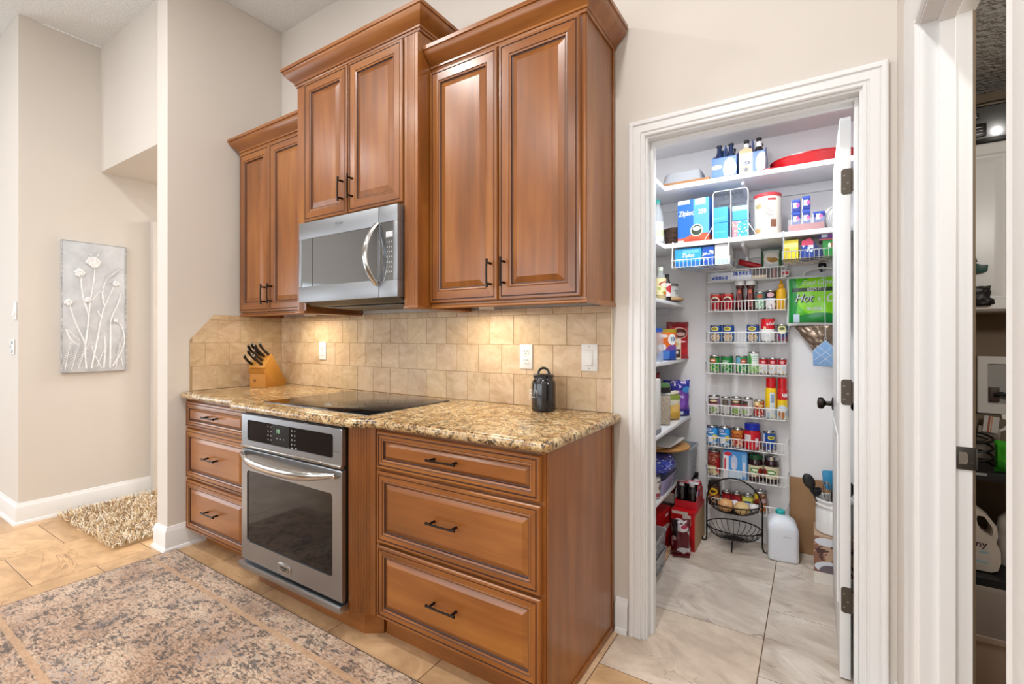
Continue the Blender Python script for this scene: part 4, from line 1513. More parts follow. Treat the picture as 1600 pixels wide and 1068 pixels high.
# --- fourth basket: greens
z = 1.0195
can(-.514, z, .029, .104, 'green pea can with a red badge at the left end of the fourth rack basket', '2c8a3e', [('o', -.006, .075, .020, .014, 'c4552f'), ('o', -.006, .075, .013, .005, 'efe3d0'), ('f', .0, .05, 75, .55, 'b9cf6f'), ('z', .09, .10, '17642b')])
can(-.444, z, .0355, .104, 'darker green vegetable can beside it in the fourth rack basket', '1d7a38', [('f', .004, .05, 80, .57, 'bcd9a0'), ('o', -.004, .074, .024, .003, 'cfe3cf'), ('o', -.004, .064, .018, .003, 'cfe3cf')])
can(-.362, z, .0325, .106, 'teal and green can with a red badge in the middle of the fourth rack basket', '2c8b58', [('o', -.018, .080, .014, .024, '74b7d0'), ('o', .012, .074, .017, .015, 'b8452b'), ('o', .012, .074, .010, .005, 'ead7c0'), ('f', .0, .05, 75, .56, 'c7dca0')])
can(-.297, z, .029, .129, 'white can with a green leaf, tallest in the fourth rack basket', 'e3ebe2', [('o', -.026, .075, .018, .045, '4fa84c'), ('z', .0, .048, 'a9cf8a'), ('f', .0, .05, 55, .55, '6faa4a'), ('o', .006, .105, .018, .002, '89b7a2'), ('o', .006, .092, .018, .002, '89b7a2'), ('o', .006, .080, .016, .002, '89b7a2')])
for x, l in ((-.2455, 'leftmost of the three small red and white soup cans in the rack'), (-.1975, 'middle of the three small red and white soup cans in the rack'), (-.1495, 'rightmost of the three small red and white soup cans in the rack')):
    can(x, z, .0235, .096, l, 'e9e4e0', [('z', .056, .10, 'b3101c'), ('o', 0, .072, .012, .008, 'e2a0a0'), ('o', .002, .030, .016, .018, 'cfd8e4'), ('f', .0, .05, 55, .60, 'd9c08a')])
# --- fifth basket: tins and sprays
z = .767
can(-.517, z, .034, .110, 'silver tin with a black and red label, leftmost in the fifth rack basket', 'cfcac6', [('z', .062, .092, '3b2a28'), ('z', .050, .064, 'b4565a'), ('o', 0, .080, .022, .007, 'd9c79a'), ('o', 0, .026, .022, .018, '86a05e'), ('o', .028, .07, .006, .03, '8a6a86')])
can(-.450, z, .0275, .106, 'plain silver tin with a dark patch, second in the fifth rack basket', 'bcbab9', [('r', -.016, .018, .052, .092, '4e4640'), ('r', -.010, .008, .058, .086, '6b5f50')])
can(-.391, z, .029, .110, 'silver tin with a red and green label, third in the fifth rack basket', 'cfcac6', [('z', .068, .092, '4a3a30'), ('z', .050, .068, 'b05058'), ('o', 0, .026, .022, .018, '87a85a'), ('o', 0, .082, .018, .006, 'd9c79a')])
can(-.330, z, .030, .108, 'silver tin with a wide bare seam, fourth in the fifth rack basket', 'c6c3c2', [('r', -.03, .004, .068, .090, '43342c'), ('r', -.03, .004, .050, .068, 'a84a50'), ('o', -.012, .026, .014, .016, '87a85a')])
can(-.2685, z, .0275, .100, 'red bean tin beside the yellow spray cans in the fifth rack basket', 'b02a22', [('f', .045, .10, 48, .50, 'd8b070'), ('o', -.012, .080, .010, .014, 'ecd9a2'), ('f', .0, .045, 60, .57, 'e4c8b0'), ('z', .042, .048, '7d1c18')])
for x, rr_, l, face in ((-.207, .030, 'yellow spray can with its back label showing, left of the pair in the rack', 0), (-.149, .0265, 'yellow spray can with a red shoulder, at the right end of the fifth rack basket', 1)):
    t = thing('spray_can', l, 'spray can', (x, 1.213, z))
    MB().lathe([(0, 0), (rr_ * .96, 0), (rr_, .003), (rr_, .150), (rr_ * .94, .168), (rr_ * .80, .176), (0, .176)], 24).build('can_body', pm('f0c818', [('z', .0, .062, 'b8d0de'), ('f', .0, .062, 45, .55, 'e8e6c8')] + ([('r', -.004, .022, .03, .150, 'd9dfe0'), ('r', 0, .018, .09, .140, '8fa3b8')] if face == 0 else [('z', .110, .18, 'c4161c'), ('o', 0, .03, .018, .028, 'c07a44'), ('o', 0, .06, .022, .02, 'd4dfe6')])), t)
    MB().lathe([(0, .175), (rr_ * .86, .175), (rr_ * .86, .228), (rr_ * .78, .234), (0, .234)], 20).build('red_cap', mat('red_plastic', 'c8131b', rough=.35), t)
    if face:
        text('PAM', .030, t, (.006, -rr_ - .0002, .136), PRINTW, wrap=rr_, bold=.0006, sx=.75)
# --- sixth basket
z = .5735
for x, l in ((-.527, 'light blue can with white letters at the left end of the sixth rack basket'), (-.4565, 'light blue can with white letters, second in the sixth rack basket')):
    t, lb = can(x, z, .034, .115, l, '3d8fd0', [('z', .07, .115, '2a6fb8'), ('f', .0, .06, 45, .53, 'b9cfdc'), ('o', -.008, .034, .017, .017, 'ece6ea'), ('o', .018, .050, .014, .016, 'e3cc54'), ('o', .020, .085, .012, .020, '2f9be0'), ('o', -.006, .076, .022, .004, 'dfe8ef')])
    text('OVA', .022, lb, (-.006, -.0337, .094), PRINTW, wrap=.0336, bold=.0004, sx=.9)
t, lb = can(-.385, z, .0345, .113, 'red and orange chili can in the middle of the sixth rack basket', 'a81f16', [('z', .088, .113, 'c9772c'), ('o', 0, .072, .028, .020, 'd8923a'), ('o', 0, .072, .024, .015, '8d1c10'), ('f', .005, .045, 70, .52, 'e0b79a')])
text('Chili', .020, lb, (0, -.0342, .072), mat('orange_print', 'e8a23c', rough=.5), wrap=.0341, shear=.2)
jar(-.305, 1.213, z, .0445, .150, 'big red peanut butter jar with a royal blue lid in the rack', mat('peanut_red', 'b5121d', rough=.25), mat('royal_blue_lid', '14249c', rough=.35), [('r', -.038, -.004, .048, .088, 'd9d4d6'), ('r', .020, .034, .02, .07, 'dcd0d2')], 'c81424', .034, lidr=.95, lz=(.06, .90))
can(-.216, z, .0335, .113, 'tall dark blue can with a yellow badge at the right of the sixth rack basket', '1b4a94', [('r', -.034, -.018, .0, .113, '2f7fd0'), ('r', -.028, -.022, .05, .10, 'e3e6ee'), ('o', .012, .080, .018, .011, 'e0cc58'), ('o', .012, .080, .012, .006, '5e6a2c'), ('f', .0, .05, 60, .55, '574a5e')])
# --- seventh basket
z = .3885
t, lb = can(-.518, z, .0365, .150, 'tall brown-red can with an arched crest at the left of the seventh rack basket', '7c1f16', [('o', -.002, .105, .030, .030, 'b06a52'), ('o', -.002, .105, .027, .027, '7e2a20'), ('f', .085, .125, 90, .54, 'b5826c'), ('f', .005, .06, 40, .46, 'd2c48a'), ('o', .030, .06, .012, .05, 'b0141a')])
bx('freezer_bag_box', 'light blue carton with a red corner in the middle of the seventh rack basket', 'box', -.398, 1.213, z, .130, .075, .160, '3f8fd2', [('r', -.066, -.036, .0, .150, 'e6e4ea'), ('r', -.060, -.050, .05, .12, 'c83a4a'), ('o', -.040, .146, .022, .012, 'c4162a'), ('o', -.006, .095, .018, .045, 'b9c4dc'), ('o', -.010, .075, .010, .020, 'd6cfdc'), ('r', .036, .060, .01, .15, '7fb4e0'), ('r', .042, .054, .02, .10, 'dcd8e0'), ('r', -.034, .034, .005, .045, 'cfe0ee')], math.radians(8))
jar(-.288, 1.213, z, .0405, .155, 'dark jam jar with a dark green lid in the seventh rack basket', DARKJ, mat('dark_green_lid', '1d4a2c', rough=.35), [('o', 0, .068, .026, .014, '4f8a36'), ('o', 0, .068, .018, .007, 'e3e6cf'), ('o', .028, .060, .012, .022, '8c2a24'), ('f', .02, .055, 60, .58, '7c2522')], 'd8cfae', .024, lz=(.22, .72))
jar(-.204, 1.213, z, .0405, .158, 'dark jam jar with a silver lid at the right of the seventh rack basket', DARKJ, STEELP, [('o', 0, .066, .026, .014, '4f8a36'), ('o', 0, .066, .018, .007, 'e3e6cf'), ('o', -.030, .060, .012, .022, '8c2a24'), ('f', .02, .055, 60, .58, 'c0a05a')], 'd8cfae', .022, lz=(.22, .72))
# --- lowest basket
z = .2055
jar(-.518, 1.213, z, .036, .142, 'brown jar with a yellow label at the left end of the lowest rack basket', mat('brown_jar_glass', '3a1f12', rough=.15), mat('dark_tin_lid', '4b4038', rough=.3, metal=.6), [('o', 0, .085, .026, .022, 'e0b428'), ('o', 0, .085, .016, .010, '3a2410'), ('z', .045, .062, 'b06a3c'), ('f', .01, .05, 60, .55, 'c08a60')], '4a2a1a', .020, lz=(.08, .92))
for x, l in ((-.4455, 'low red can left of the pair behind the onions'), (-.389, 'low red can right of the pair behind the onions')):
    can(x, z, .0275, .092, l, '9c1620', [('f', .02, .07, 60, .58, 'd25a5e'), ('z', .075, .09, '6e0e14')])
can(-.3295, z, .0315, .090, 'yellow-green tuna can with a blue badge behind the onions', 'c9cf4a', [('o', 0, .040, .024, .018, '20439a'), ('o', 0, .040, .018, .007, 'dfe6ef'), ('z', .0, .022, 'd8dce0'), ('z', .062, .07, 'f0e88a')])
can(-.2625, z, .0345, .124, 'brown spice can at the right of the things in the lowest rack basket', '7a4a34', [('r', -.03, -.006, .03, .10, '8c2018'), ('o', -.020, .095, .012, .016, 'd8c02c'), ('r', .0, .03, .062, .085, 'c8a2a0'), ('r', .0, .032, .015, .055, 'b86a34'), ('f', .0, .12, 50, .62, 'd8b49a')])
# --- top basket: flat packets
bx('flat_packet', 'long flat white packet with rows of blue squares in the top rack basket', 'packet', -.418, 1.213, 1.5825, .226, .085, .046, 'd9dce6', [('r', -.105, -.015, .004, .024, '2a4fae'), ('r', .015, .112, .024, .044, '1f3f9c'), ('f', .0, .05, 110, .60, 'eef0f4')], flap=False)
bx('flat_packet', 'flat dark brown packet at the right of the top rack basket', 'packet', -.229, 1.213, 1.5825, .140, .085, .052, '4d3934', [('r', -.07, .0, .0, .018, 'd6c3a2'), ('f', .018, .05, 60, .52, '2a1f22'), ('r', .03, .05, .0, .05, '7a3030')], flap=False)
t = thing('red_clip', 'small red and white packet end sticking out right of the top rack basket', 'packet', (-.136, 1.213, 1.5825))
MB().prism([(-.020, 0), (.020, .006), (.026, .030), (.004, .044), (-.020, .040)], -.028, .028, 'xz', bev=.003).build('packet', pm('c9bcb8', [('o', .004, .022, .016, .010, 'b01c22')]), t)
t = thing('foil_roll', 'red cardboard roll tilted on top of the packets in the top rack basket', 'roll', (-.318, 1.213, 1.672))
MB().lathe([(0, -.062), (.0155, -.062), (.0165, -.060), (.0165, .060), (.0155, .062), (0, .062)], 18, axis='x').xform(Matrix.Rotation(math.radians(19), 4, 'Y')).build('tube', mat('red_foil_box', 'b51420', rough=.3), t)
MB().lathe([(0, .0622), (.012, .0622), (.012, .0635), (0, .0635)], 14, axis='x').xform(Matrix.Rotation(math.radians(19), 4, 'Y')).build('end_disc', CAN, t)
t = thing('coconut_bag', 'white and green standing bag with a golden picture behind the red roll', 'bag', (-.206, 1.225, 1.637), rot=(math.radians(-6), 0, 0))
MB().pouch(.112, .128, .035, seed=3, amp=.003).build('pouch', pm('d5dad8', [('o', -.058, .05, .020, .075, '3c6a40'), ('o', .054, .05, .016, .08, '4a7a4c'), ('z', .108, .17, '7d8f86'), ('o', 0, .060, .040, .034, 'eceae2'), ('o', .010, .050, .026, .014, 'b88a3c'), ('o', -.012, .060, .012, .010, 'c9a050')]), t)

# ------------------------------------------------------------------ top shelf
t = thing('red_tray', 'big red oval serving tray on the right of the top pantry shelf', 'tray', (.0, 1.118, S1 + .0005))
RT = mat('red_tray_plastic', 'c3121c', rough=.25, coat=.3)
MB().lathe([(0, 0), (.165, 0), (.178, .004), (.200, .056), (.206, .058), (.206, .062), (.198, .061), (.174, .008), (0, .004)], 48, sy=.72).build('tray', RT, t)
t = thing('flat_platter', 'flat red lid lying by the beer carriers on the top pantry shelf', 'lid', (-.205, 1.03, S1 + .0005))
MB().lathe([(0, 0), (.05, 0), (.053, .003), (.053, .010), (.048, .012), (0, .010)], 28).build('lid', RT, t)
t = thing('cardboard_sheet', 'flat brown cardboard under the foil pan on the top pantry shelf', 'cardboard', (-.655, 1.085, S1 + .0005))
MB().box(-.150, .150, -.105, .125, 0, .020, bev=.002).build('sheet', mat('kraft_brown', 'a87850', vary=(14, '9a6c46'), rough=.8), t)
t = thing('foil_pan', 'ribbed aluminium foil pan upside down on the brown cardboard', 'pan', (-.668, 1.10, S1 + .0215))
FOIL = mat('aluminium_foil', 'd3d7dc', rough=.35, metal=.55)
m = MB()
ring = []
NR = 60
for (ins, zz, amp) in ((0, 0, 0), (0, .003, 0), (.012, .004, 0), (.016, .010, .0060), (.026, .064, .0060), (.034, .073, 0), (.060, .071, 0)):
    r_ = []
    for i in range(NR):
        a = 2 * PI * i / NR
        hx, hy = .135 - ins, .095 - ins
        ca, sa = math.cos(a), math.sin(a)
        p = 7
        k = (abs(ca / hx) ** p + abs(sa / hy) ** p) ** (-1 / p) - amp * (i % 2)
        r_.append((k * ca, k * sa, zz))
    ring.append(r_)
m.loft(ring, cap=(False, True)).build('pan', FOIL, t, sharp=50)
bottle(-.845, 1.02, S1 + .0005, .022, .19, 'red-labelled bottle at the left end of the top pantry shelf', mat('brown_bottle', '2a1712', rough=.12, coat=.4), BLACKP, [('f', .02, .12, 50, .5, 'd9888c')], 'c9626a', lz=(.12, .62))
BRG = mat('beer_bottle_brown', '1b1210', rough=.1, coat=.5)
BRB = mat('beer_bottle_blue', '16284f', rough=.1, coat=.5)


def beer(x, y, z, kind, lab, group):
    t = thing('beer_bottle', lab, 'bottle', (x, y, z), group=group)
    MB().lathe([(0, 0), (.026, 0), (.0285, .004), (.0285, .106), (.026, .122), (.015, .154), (.0125, .168), (.0125, .192), (0, .192)], 18).build('glass', BRB if kind else BRG, t)
    MB().lathe([(0, .191), (.0148, .191), (.0148, .199), (.012, .202), (0, .202)], 16).build('crown_cap', BLACKP, t)
    if not kind:
        MB().lathe([(.0158, .151), (.0161, .151), (.0132, .180), (.0129, .180)], 16).build('neck_label', PRINTW, t)


def carrier(name, label, x, y, z, w_, d_, base, prints, lettering=None):
    t = thing(name, label, 'carrier', (x, y, z))
    m = MB()
    th = .002
    hw, hd = w_ / 2, d_ / 2
    m.box(-hw, hw, -hd, hd, 0, th)
    lo, hi = .118, .165
    for s_ in (-1, 1):
        m.prism([(-hd, th), (hd, th), (hd, lo), (0, hi), (-hd, lo)], s_ * hw - th / 2, s_ * hw + th / 2, 'yz')
        m.box(-hw, hw, s_ * hd - th / 2, s_ * hd + th / 2, th, lo)
    m.build('carton', pm(base, prints), t, sharp=None)
    m = MB()
    m.prism([(-hd, th), (hd, th), (hd, .14), (hd * .45, .205), (-hd * .45, .205), (-hd, .14)], -th / 2, th / 2, 'yz')
    m.build('divider', pm(base, ()), t, sharp=None)
    return t


c1 = carrier('beer_carrier', 'blue and white carrier of dark-necked bottles on the top pantry shelf', -.428, 1.085, S1 + .0005, .128, .190, '2a62b8', [('o', .03, .05, .034, .06, 'e8e9ee'), ('o', -.04, .066, .03, .012, 'd8b48a'), ('r', -.07, .07, .0, .012, '1c3f88')])
c2 = carrier('beer_carrier', 'white-fronted carrier of white-necked bottles, top pantry shelf', -.286, 1.085, S1 + .0005, .128, .190, '2458a8', [('r', -.062, .004, .0, .119, 'ebe7e0'), ('o', -.028, .026, .017, .019, 'b08a4a'), ('o', -.028, .026, .010, .012, '28304a'), ('o', .050, .05, .030, .06, 'e3e6ec')])
text('lite', .036, c2, (-.028, -.0965, .064), mat('navy_print', '1a2a52', rough=.5), bold=.0008, sx=.85)
for i in range(2):
    for jx in (-1, 1):
        beer(-.428 + jx * .0315, 1.085 - .048 + i * .094, S1 + .003, 1, ('front' if i == 0 else 'back') + (' left' if jx < 0 else ' right') + ' dark-necked bottle in the blue carrier on the top shelf', 'beer bottles on the top shelf')
        beer(-.286 + jx * .0315, 1.085 - .048 + i * .094, S1 + .003, 0, ('front' if i == 0 else 'back') + (' left' if jx < 0 else ' right') + ' white-necked bottle in the beer carrier on the top shelf', 'beer bottles on the top shelf')
# front label panel with copper top
MB().prism([(-.062, .119), (.002, .119), (.002, .134), (-.030, .152), (-.062, .134)], -.0965, -.0955, 'xz').build('front_panel', pm('d98a52', []), c2, sharp=None)

# ------------------------------------------------------------------ second shelf
z = S2 + .0005
bottle(-.815, 1.03, z, .036, .290, 'tall clear bottle with a teal cap at the left of the second shelf', CLEAR, mat('teal_cap', '3fb3ab', rough=.4), [('z', .06, .10, 'd6ddb0')], 'e6e9e4', lz=(.10, .52), neck=.42, shoulder=.62)
bottle(-.830, .80, z, .034, .23, 'white plastic bottle at the far left of the second shelf', WHITEP, WHITEP, neck=.5)
t = thing('wicker_basket', 'small dark brown wicker basket behind the clear bottle on the second shelf', 'basket', (-.735, 1.12, z))
WK = mat('brown_wicker', '5c4334', vary=(60, '3a2820'), rough=.8)
m = MB()
for k in range(11):
    zz = .006 + k * .0105
    r_ = .048 + .010 * k / 10
    m.tube([((r_ + .0016 * (1 if (i + k) % 2 else -1)) * math.cos(2 * PI * i / 28), (r_ + .0016 * (1 if (i + k) % 2 else -1)) * math.sin(2 * PI * i / 28), zz) for i in range(28)], .0058, 6, closed=True)
m.lathe([(0, 0), (.045, 0), (.045, .004), (0, .004)], 20)
m.build('weave', WK, t)
zb_ = bx('zip_bag_box', 'large blue box of zip bags standing on the second pantry shelf', 'box', -.598, 1.085, z, .182, .125, .262, '2a6cc4', [('w', 30, .5, .016, .050, 'd0593a'), ('r', -.095, .100, .0, .0, 'ffffff'), ('r', .002, .091, .055, .262, '5aa6e6'), ('r', .012, .070, .225, .262, 'e9e0da'), ('r', -.090, -.020, .238, .262, 'd8e2ee'), ('o', .020, .075, .036, .036, 'dfe9c8'), ('o', .020, .075, .030, .030, '3a4a3a'), ('o', .020, .085, .022, .012, 'e9efe6'), ('w', 36, 1.4, .012, .020, 'b4452e'), ('r', -.091, -.055, .0, .022, 'e6e4e2')], math.radians(-4))
text('Ziploc', .042, zb_, (-.040, -.0632, .182), PRINTW, bold=.001, shear=.12, sx=.82)
text('250', .038, zb_, (.052, -.0632, .182), PRINTW, bold=.0006, sx=.8)
t = thing('shelf_organizer', 'white wire cage with two bays holding blue boxes on the second shelf', 'rack', (-.427, 1.10, z))
m = MB()
for x in (-.060, .122):
    for y in (-.105, .10):
        m.tube([(x, y, 0), (x, y, .262), ], .0026, 6)
for y in (-.105, .10):
    m.tube([(-.060, y, .262), (-.050, y, .276), (.112, y, .276), (.122, y, .262)], .0026, 6)
for i in range(8):
    x = -.045 + .152 * i / 7
    m.tube([(x, -.105, .276), (x, .10, .276)], .0015, 5)
for x in (-.060, .122):
    for i in range(6):
        zz = .03 + .042 * i
        m.tube([(x, -.105, zz), (x, .10, zz)], .0015, 5)
m.tube([(.034, -.105, .0), (.034, -.105, .276)], .0022, 6)
m.tube([(-.115, -.085, .0), (-.060, -.105, .08)], .0022, 6)
m.tube([(.122, -.105, .08), (.165, -.125, .004)], .0022, 6)
m.build('wire_cage', WIREW, t)
for k, (x, zz, hh, l, pr) in enumerate(((-.450, .002, .098, 'light blue box at the lower left in the white wire cage', [('r', -.03, .03, .04, .05, '4fb0ea')]), (-.450, .102, .088, 'light blue box at the upper left in the white wire cage', [('r', -.035, .03, .02, .03, '58c0f0')]),
                                        (-.3485, .002, .098, 'blue box with a pink stripe at the lower right in the wire cage', [('r', -.04, -.012, .0, .10, 'd8808e'), ('f', .0, .1, 90, .60, 'd9e6a8')]), (-.3485, .102, .082, 'pale-topped blue box at the upper right in the wire cage', [('z', .055, .082, '9fd4f2')]))):
    bx('bag_box', l, 'box', x, 1.09, z + zz, .078, .15, hh, '35a0e2', pr, group='blue boxes in the wire cage', flap=False)
# oats drum
t = thing('storage_drum', 'cream cardboard drum with a red lid in the middle of the second shelf', 'drum', (-.215, 1.075, z))
MB().lathe([(0, 0), (.066, 0), (.0675, .003), (.0675, .218), (0, .218)], 32).build('drum', pm('e9e2d4', [('o', -.040, .165, .016, .014, 'b9a878'), ('r', .020, .046, .045, .088, '8a5a44'), ('r', -.03, .016, .05, .085, 'd6d2cc'), ('o', .006, .110, .030, .002, '9a948a'), ('o', .006, .122, .030, .002, '9a948a'), ('o', .006, .134, .030, .002, '9a948a'), ('o', .006, .146, .030, .002, '9a948a'), ('o', .006, .158, .026, .002, '9a948a'), ('r', .006, .044, .192, .204, 'b04040'), ('r', -.018, .002, .192, .204, 'b5b0aa'), ('o', -.046, .03, .018, .014, 'd0a26a')]), t)
MB().lathe([(0, .216), (.0695, .216), (.0695, .232), (.066, .236), (.060, .233), (0, .233)], 32).build('red_lid', mat('dull_red_lid', 'c23a40', rough=.35), t)
# soap bars in a clear bin
t = thing('clear_bin', 'clear bin with a red base strip holding blue soap boxes on the second shelf', 'bin', (-.030, 1.10, z))
m = MB()
m.box(-.082, .082, -.10, .10, 0, .0025)
for (a, b, c_, d_) in ((-.082, .082, -.10, -.098), (-.082, .082, .098, .10), (-.082, -.080, -.098, .098), (.080, .082, -.098, .098)):
    m.box(a, b, c_, d_, .0025, .068)
m.build('bin', clear('crystal_plastic', 'e9eef2', .05, .16), t, sharp=None)
MB().box(-.0795, .0795, -.0975, .0975, .0028, .040).build('red_liner', mat('red_liner', 'b8504a', rough=.5), t, sharp=None)
for k, (x, zz, w_, hh, l) in enumerate(((-.082, .0405, .044, .072, 'lower left blue soap box in the clear bin'), (-.082, .1135, .044, .066, 'upper left blue soap box in the clear bin'), (-.034, .0405, .040, .080, 'lower middle blue soap box in the clear bin'), (-.034, .1215, .040, .070, 'upper middle blue soap box in the clear bin'), (.022, .0405, .056, .062, 'blue soap box at the right of the middle in the clear bin'))):
    bx('soap_box', l, 'box', x + .004, 1.075, z + zz, w_ - .003, .09, hh, '18328f', [('r', -.012, .008, .02, .05, 'd9def0'), ('o', .010, .035, .008, .012, 'c85a9a'), ('r', -w_ / 2, -w_ / 2 + .005, .0, .08, 'dfe4f2'), ('z', hh * .84, hh, '2f54b8')], group='blue soap boxes in the clear bin', flap=False)
t = thing('cord_coil', 'loose coil of white cord beside the soap boxes on the second shelf', 'cord', (.115, 1.09, z))
m = MB()
for k in range(7):
    rr_ = .058 + .004 * (k % 3)
    tl = math.radians(20 + 7 * k)
    cx_ = -.018 + .006 * k
    m.tube([(cx_ + rr_ * math.cos(2 * PI * i / 20) * math.cos(tl), rr_ * math.cos(2 * PI * i / 20) * math.sin(tl), .066 + rr_ * math.sin(2 * PI * i / 20)) for i in range(20)], .0042, 6, closed=True)
m.build('coil', WHITEP, t)


# ------------------------------------------------------------------ baskets hung under the second shelf
def hang_basket(label, x0, x1, y0, y1, zt_, zb, mtl, straps):
    t = thing('hanging_basket', label, 'basket', (0, 0, 0))
    m = MB()
    for x in straps:
        m.tube([(x, y0 + .10, S2 + .003), (x, .961, S2 + .003), (x, .958, S2 - .03), (x, y0, zt_)], .0036, 6)
        m.tube([(x, y0, zt_), (x, y0 + .006, zb)], .0026, 6)
    for y in (y0, y1):
        m.tube([(x0, y, zt_), (x1, y, zt_)], .0028, 6)
    for x in (x0, x1):
        m.tube([(x, y0, zt_), (x, y1, zt_)], .0028, 6)
        m.tube([(x, y1, zt_), (x, y1, S2 - .030)], .0026, 6)
    for i in range(15):
        x = x0 + (x1 - x0) * i / 14
        m.tube([(x, y0, zt_), (x, y0 + .006, zb), (x, y1 - .006, zb), (x, y1, zt_)], .0016, 5)
    for i in range(5):
        y = y0 + .006 + (y1 - y0 - .012) * i / 4
        m.tube([(x0, y, zb), (x1, y, zb)], .0018, 5)
    m.build('wire_frame', mtl, t)
    return t


hang_basket('white wire basket of zip bag boxes hung under the left of the second shelf', -.712, -.392, .948, 1.20, 1.692, 1.650, WIREW, (-.706, -.398))
o1 = bx('zip_bag_box', 'small light blue box of zip bags in the left hanging basket', 'box', -.622, 1.06, 1.6535, .150, .16, .108, '3aa6e6', [('z', .0, .03, '2a7cc8'), ('r', -.03, .06, .08, .10, '6fc6f2')], flap=False)
text('Ziploc', .030, o1, (0, -.0803, .066), PRINTW, bold=.0008, shear=.12, sx=.9)
bx('wrap_box', 'dark blue box with white specks beside it in the left hanging basket', 'box', -.512, 1.06, 1.6535, .062, .16, .108, '1d55b4', [('f', .03, .09, 55, .56, 'dfe8f4')], flap=False)
bx('wrap_box', 'white box at the right in the left hanging basket', 'box', -.437, 1.06, 1.6535, .076, .16, .114, 'e4e0e2', [('z', .0, .03, 'b9cdea')], flap=False)
hang_basket('clear-grey wire basket hung under the right of the second shelf', -.138, .150, .948, 1.20, 1.690, 1.650, CHROME, (-.132, .146))
bx('tea_box', 'bright yellow box in the right hanging basket', 'box', -.098, 1.06, 1.6535, .066, .14, .102, 'e6d22c', [('r', -.033, .033, .06, .085, 'efe08a'), ('r', -.010, .020, .052, .062, 'b6cf7a'), ('r', -.028, -.008, .045, .058, 'c9a410')], flap=False)
t = thing('foil_box', 'dark blue wedge-shaped foil box with a pink top in the right hanging basket', 'box', (-.016, 1.06, 1.6535))
MB().prism([(-.036, 0), (.060, 0), (.058, .030), (.004, .105), (-.034, .092)], -.07, .07, 'xz', bev=.001).build('carton', pm('1b3f92', [('z', .066, .12, 'c8405e'), ('f', .03, .066, 45, .53, 'd6e0f0'), ('r', .018, .07, .0, .12, '17265c')]), t, sharp=None)
bx('green_box', 'small green box under the dark blue one in the right hanging basket', 'box', .068, 1.06, 1.6535, .052, .12, .086, '2f8f3c', [('o', .004, .058, .006, .014, 'e6f0dc'), ('r', .012, .02, .05, .07, 'b04a3a')], flap=False)
bx('soap_box', 'dark blue and purple box on top of the green box under the second shelf', 'box', .060, 1.06, 1.7400, .066, .12, .030, '1b2a7c', [('z', .0, .008, 'd06a70'), ('r', -.022, .004, .014, .034, 'dde0f2'), ('r', .006, .024, .012, .03, '8a3aa0')], flap=False)

# ------------------------------------------------------------------ bag hung on the hook
t = thing('wall_hook', 'black oval wall hook above the green bag', 'hook', (.045, 1.2795, 1.640))
m = MB().prism([(.020 * math.cos(2 * PI * i / 20), .034 * math.sin(2 * PI * i / 20)) for i in range(20)], -.008, -.0003, 'xz', bev=.002)
m.build('back_plate', BLACKM, t)
MB().tube([(0, -.006, .004), (0, -.030, -.010), (0, -.048, -.022), (0, -.056, -.010), (0, -.056, .004)], [.006, .0055, .005, .005, .006], 8).build('hook_arm', BLACKM, t)
bag = thing('cooler_bag', 'bright green insulated shopping bag hung on the black hook', 'bag', (.018, 1.225, 1.304))
m = MB()
m.pouch(.300, .280, .050, seed=9, amp=.005, nx=18, nz=16)
m.build('pouch', pm('57bf1f', [('o', -.145, .14, .050, .30, '1f8f3a'), ('o', .02, .165, .115, .115, '8fe01c'), ('w', 22, 1.2, .010, .062, '138a3a'), ('w', 22, 1.2, .010, .020, '0f7a34'), ('r', -.118, .16, .190, .212, '1c3a20'), ('r', -.112, -.082, .018, .064, 'cfe0f0'), ('w', 9, 2.0, .006, .010, 'e6e9ea'), ('o', -.152, .14, .018, .30, 'dfe4e4'), ('z', .268, .30, 'eef0ee')], .25), bag)
for (s_, sz, x, zz, sh, mm, bd) in (('Cool Green', .040, .005, .240, .35, PRINTW, .0), ('KEEPS IT', .022, -.012, .201, 0, PRINTW, .0006), ('Hot', .066, -.060, .150, .35, mat('dark_green_print', '1d4a2a', rough=.5), .0012), ('&', .030, .012, .148, 0, PRINTW, .0), ('Cold', .066, .092, .150, .35, PRINTW, .0012), ('FROZEN', .024, -.012, .092, 0, PRINTW, .0006)):
    tx = text(s_, sz, bag, (x, -.040, zz), mm, shear=sh, bold=bd, sx=.8)
    for v in tx.data.vertices:      # lay the print on the bulging face
        u = (v.co.x + x) / .15
        w2_ = (v.co.y + zz) / .14 - 1
        d = .025 * max(0, 1 - abs(u) ** 4) ** .6 * max(0, 1 - abs(w2_) ** 5) ** .6
        k = mnoise.noise(Vector((u * 2.3 + 9, w2_ * 2.7, 9 * 1.7)))
        k2 = mnoise.noise(Vector((u * 5 + 9, w2_ * 4, 9 * .7)))
        v.co.z += d + .005 * (k + k2 * .5) - .040 + .0022
text('Hot', .066, bag, (-.0635, -.0318, .153), PRINTW, shear=.35, bold=-.0004, sx=.8)
MB().tube([(-.085, 0, .262)] + [(.020 - .085 * math.cos(PI * i / 12), -.004, .278 + .042 * math.sin(PI * i / 12) ** .6) for i in range(13)] + [(.105, 0, .262)], .0055, 8).build('handle', WHITEP, bag)
t = thing('brown_bag', 'crumpled shiny brown plastic bag hanging below the green bag', 'bag', (.012, 1.243, 1.128))
m = MB().pouch(.245, .195, .060, seed=21, amp=.016, nx=22, nz=20, px=2, pz=3)
for v in m.bm.verts:
    q = max(0, min(1, v.co.z / .19))
    v.co.x = v.co.x * (.34 + .66 * q) + .055 * (1 - q)
m.build('film', mat('brown_film', '8d7866', rough=.22, metal=.45, bump=(30, .6, .01)), t)
t = thing('pot_holder', 'pale blue quilted pot holder hanging on a white string', 'pot holder', (.058, 1.165, 1.078))
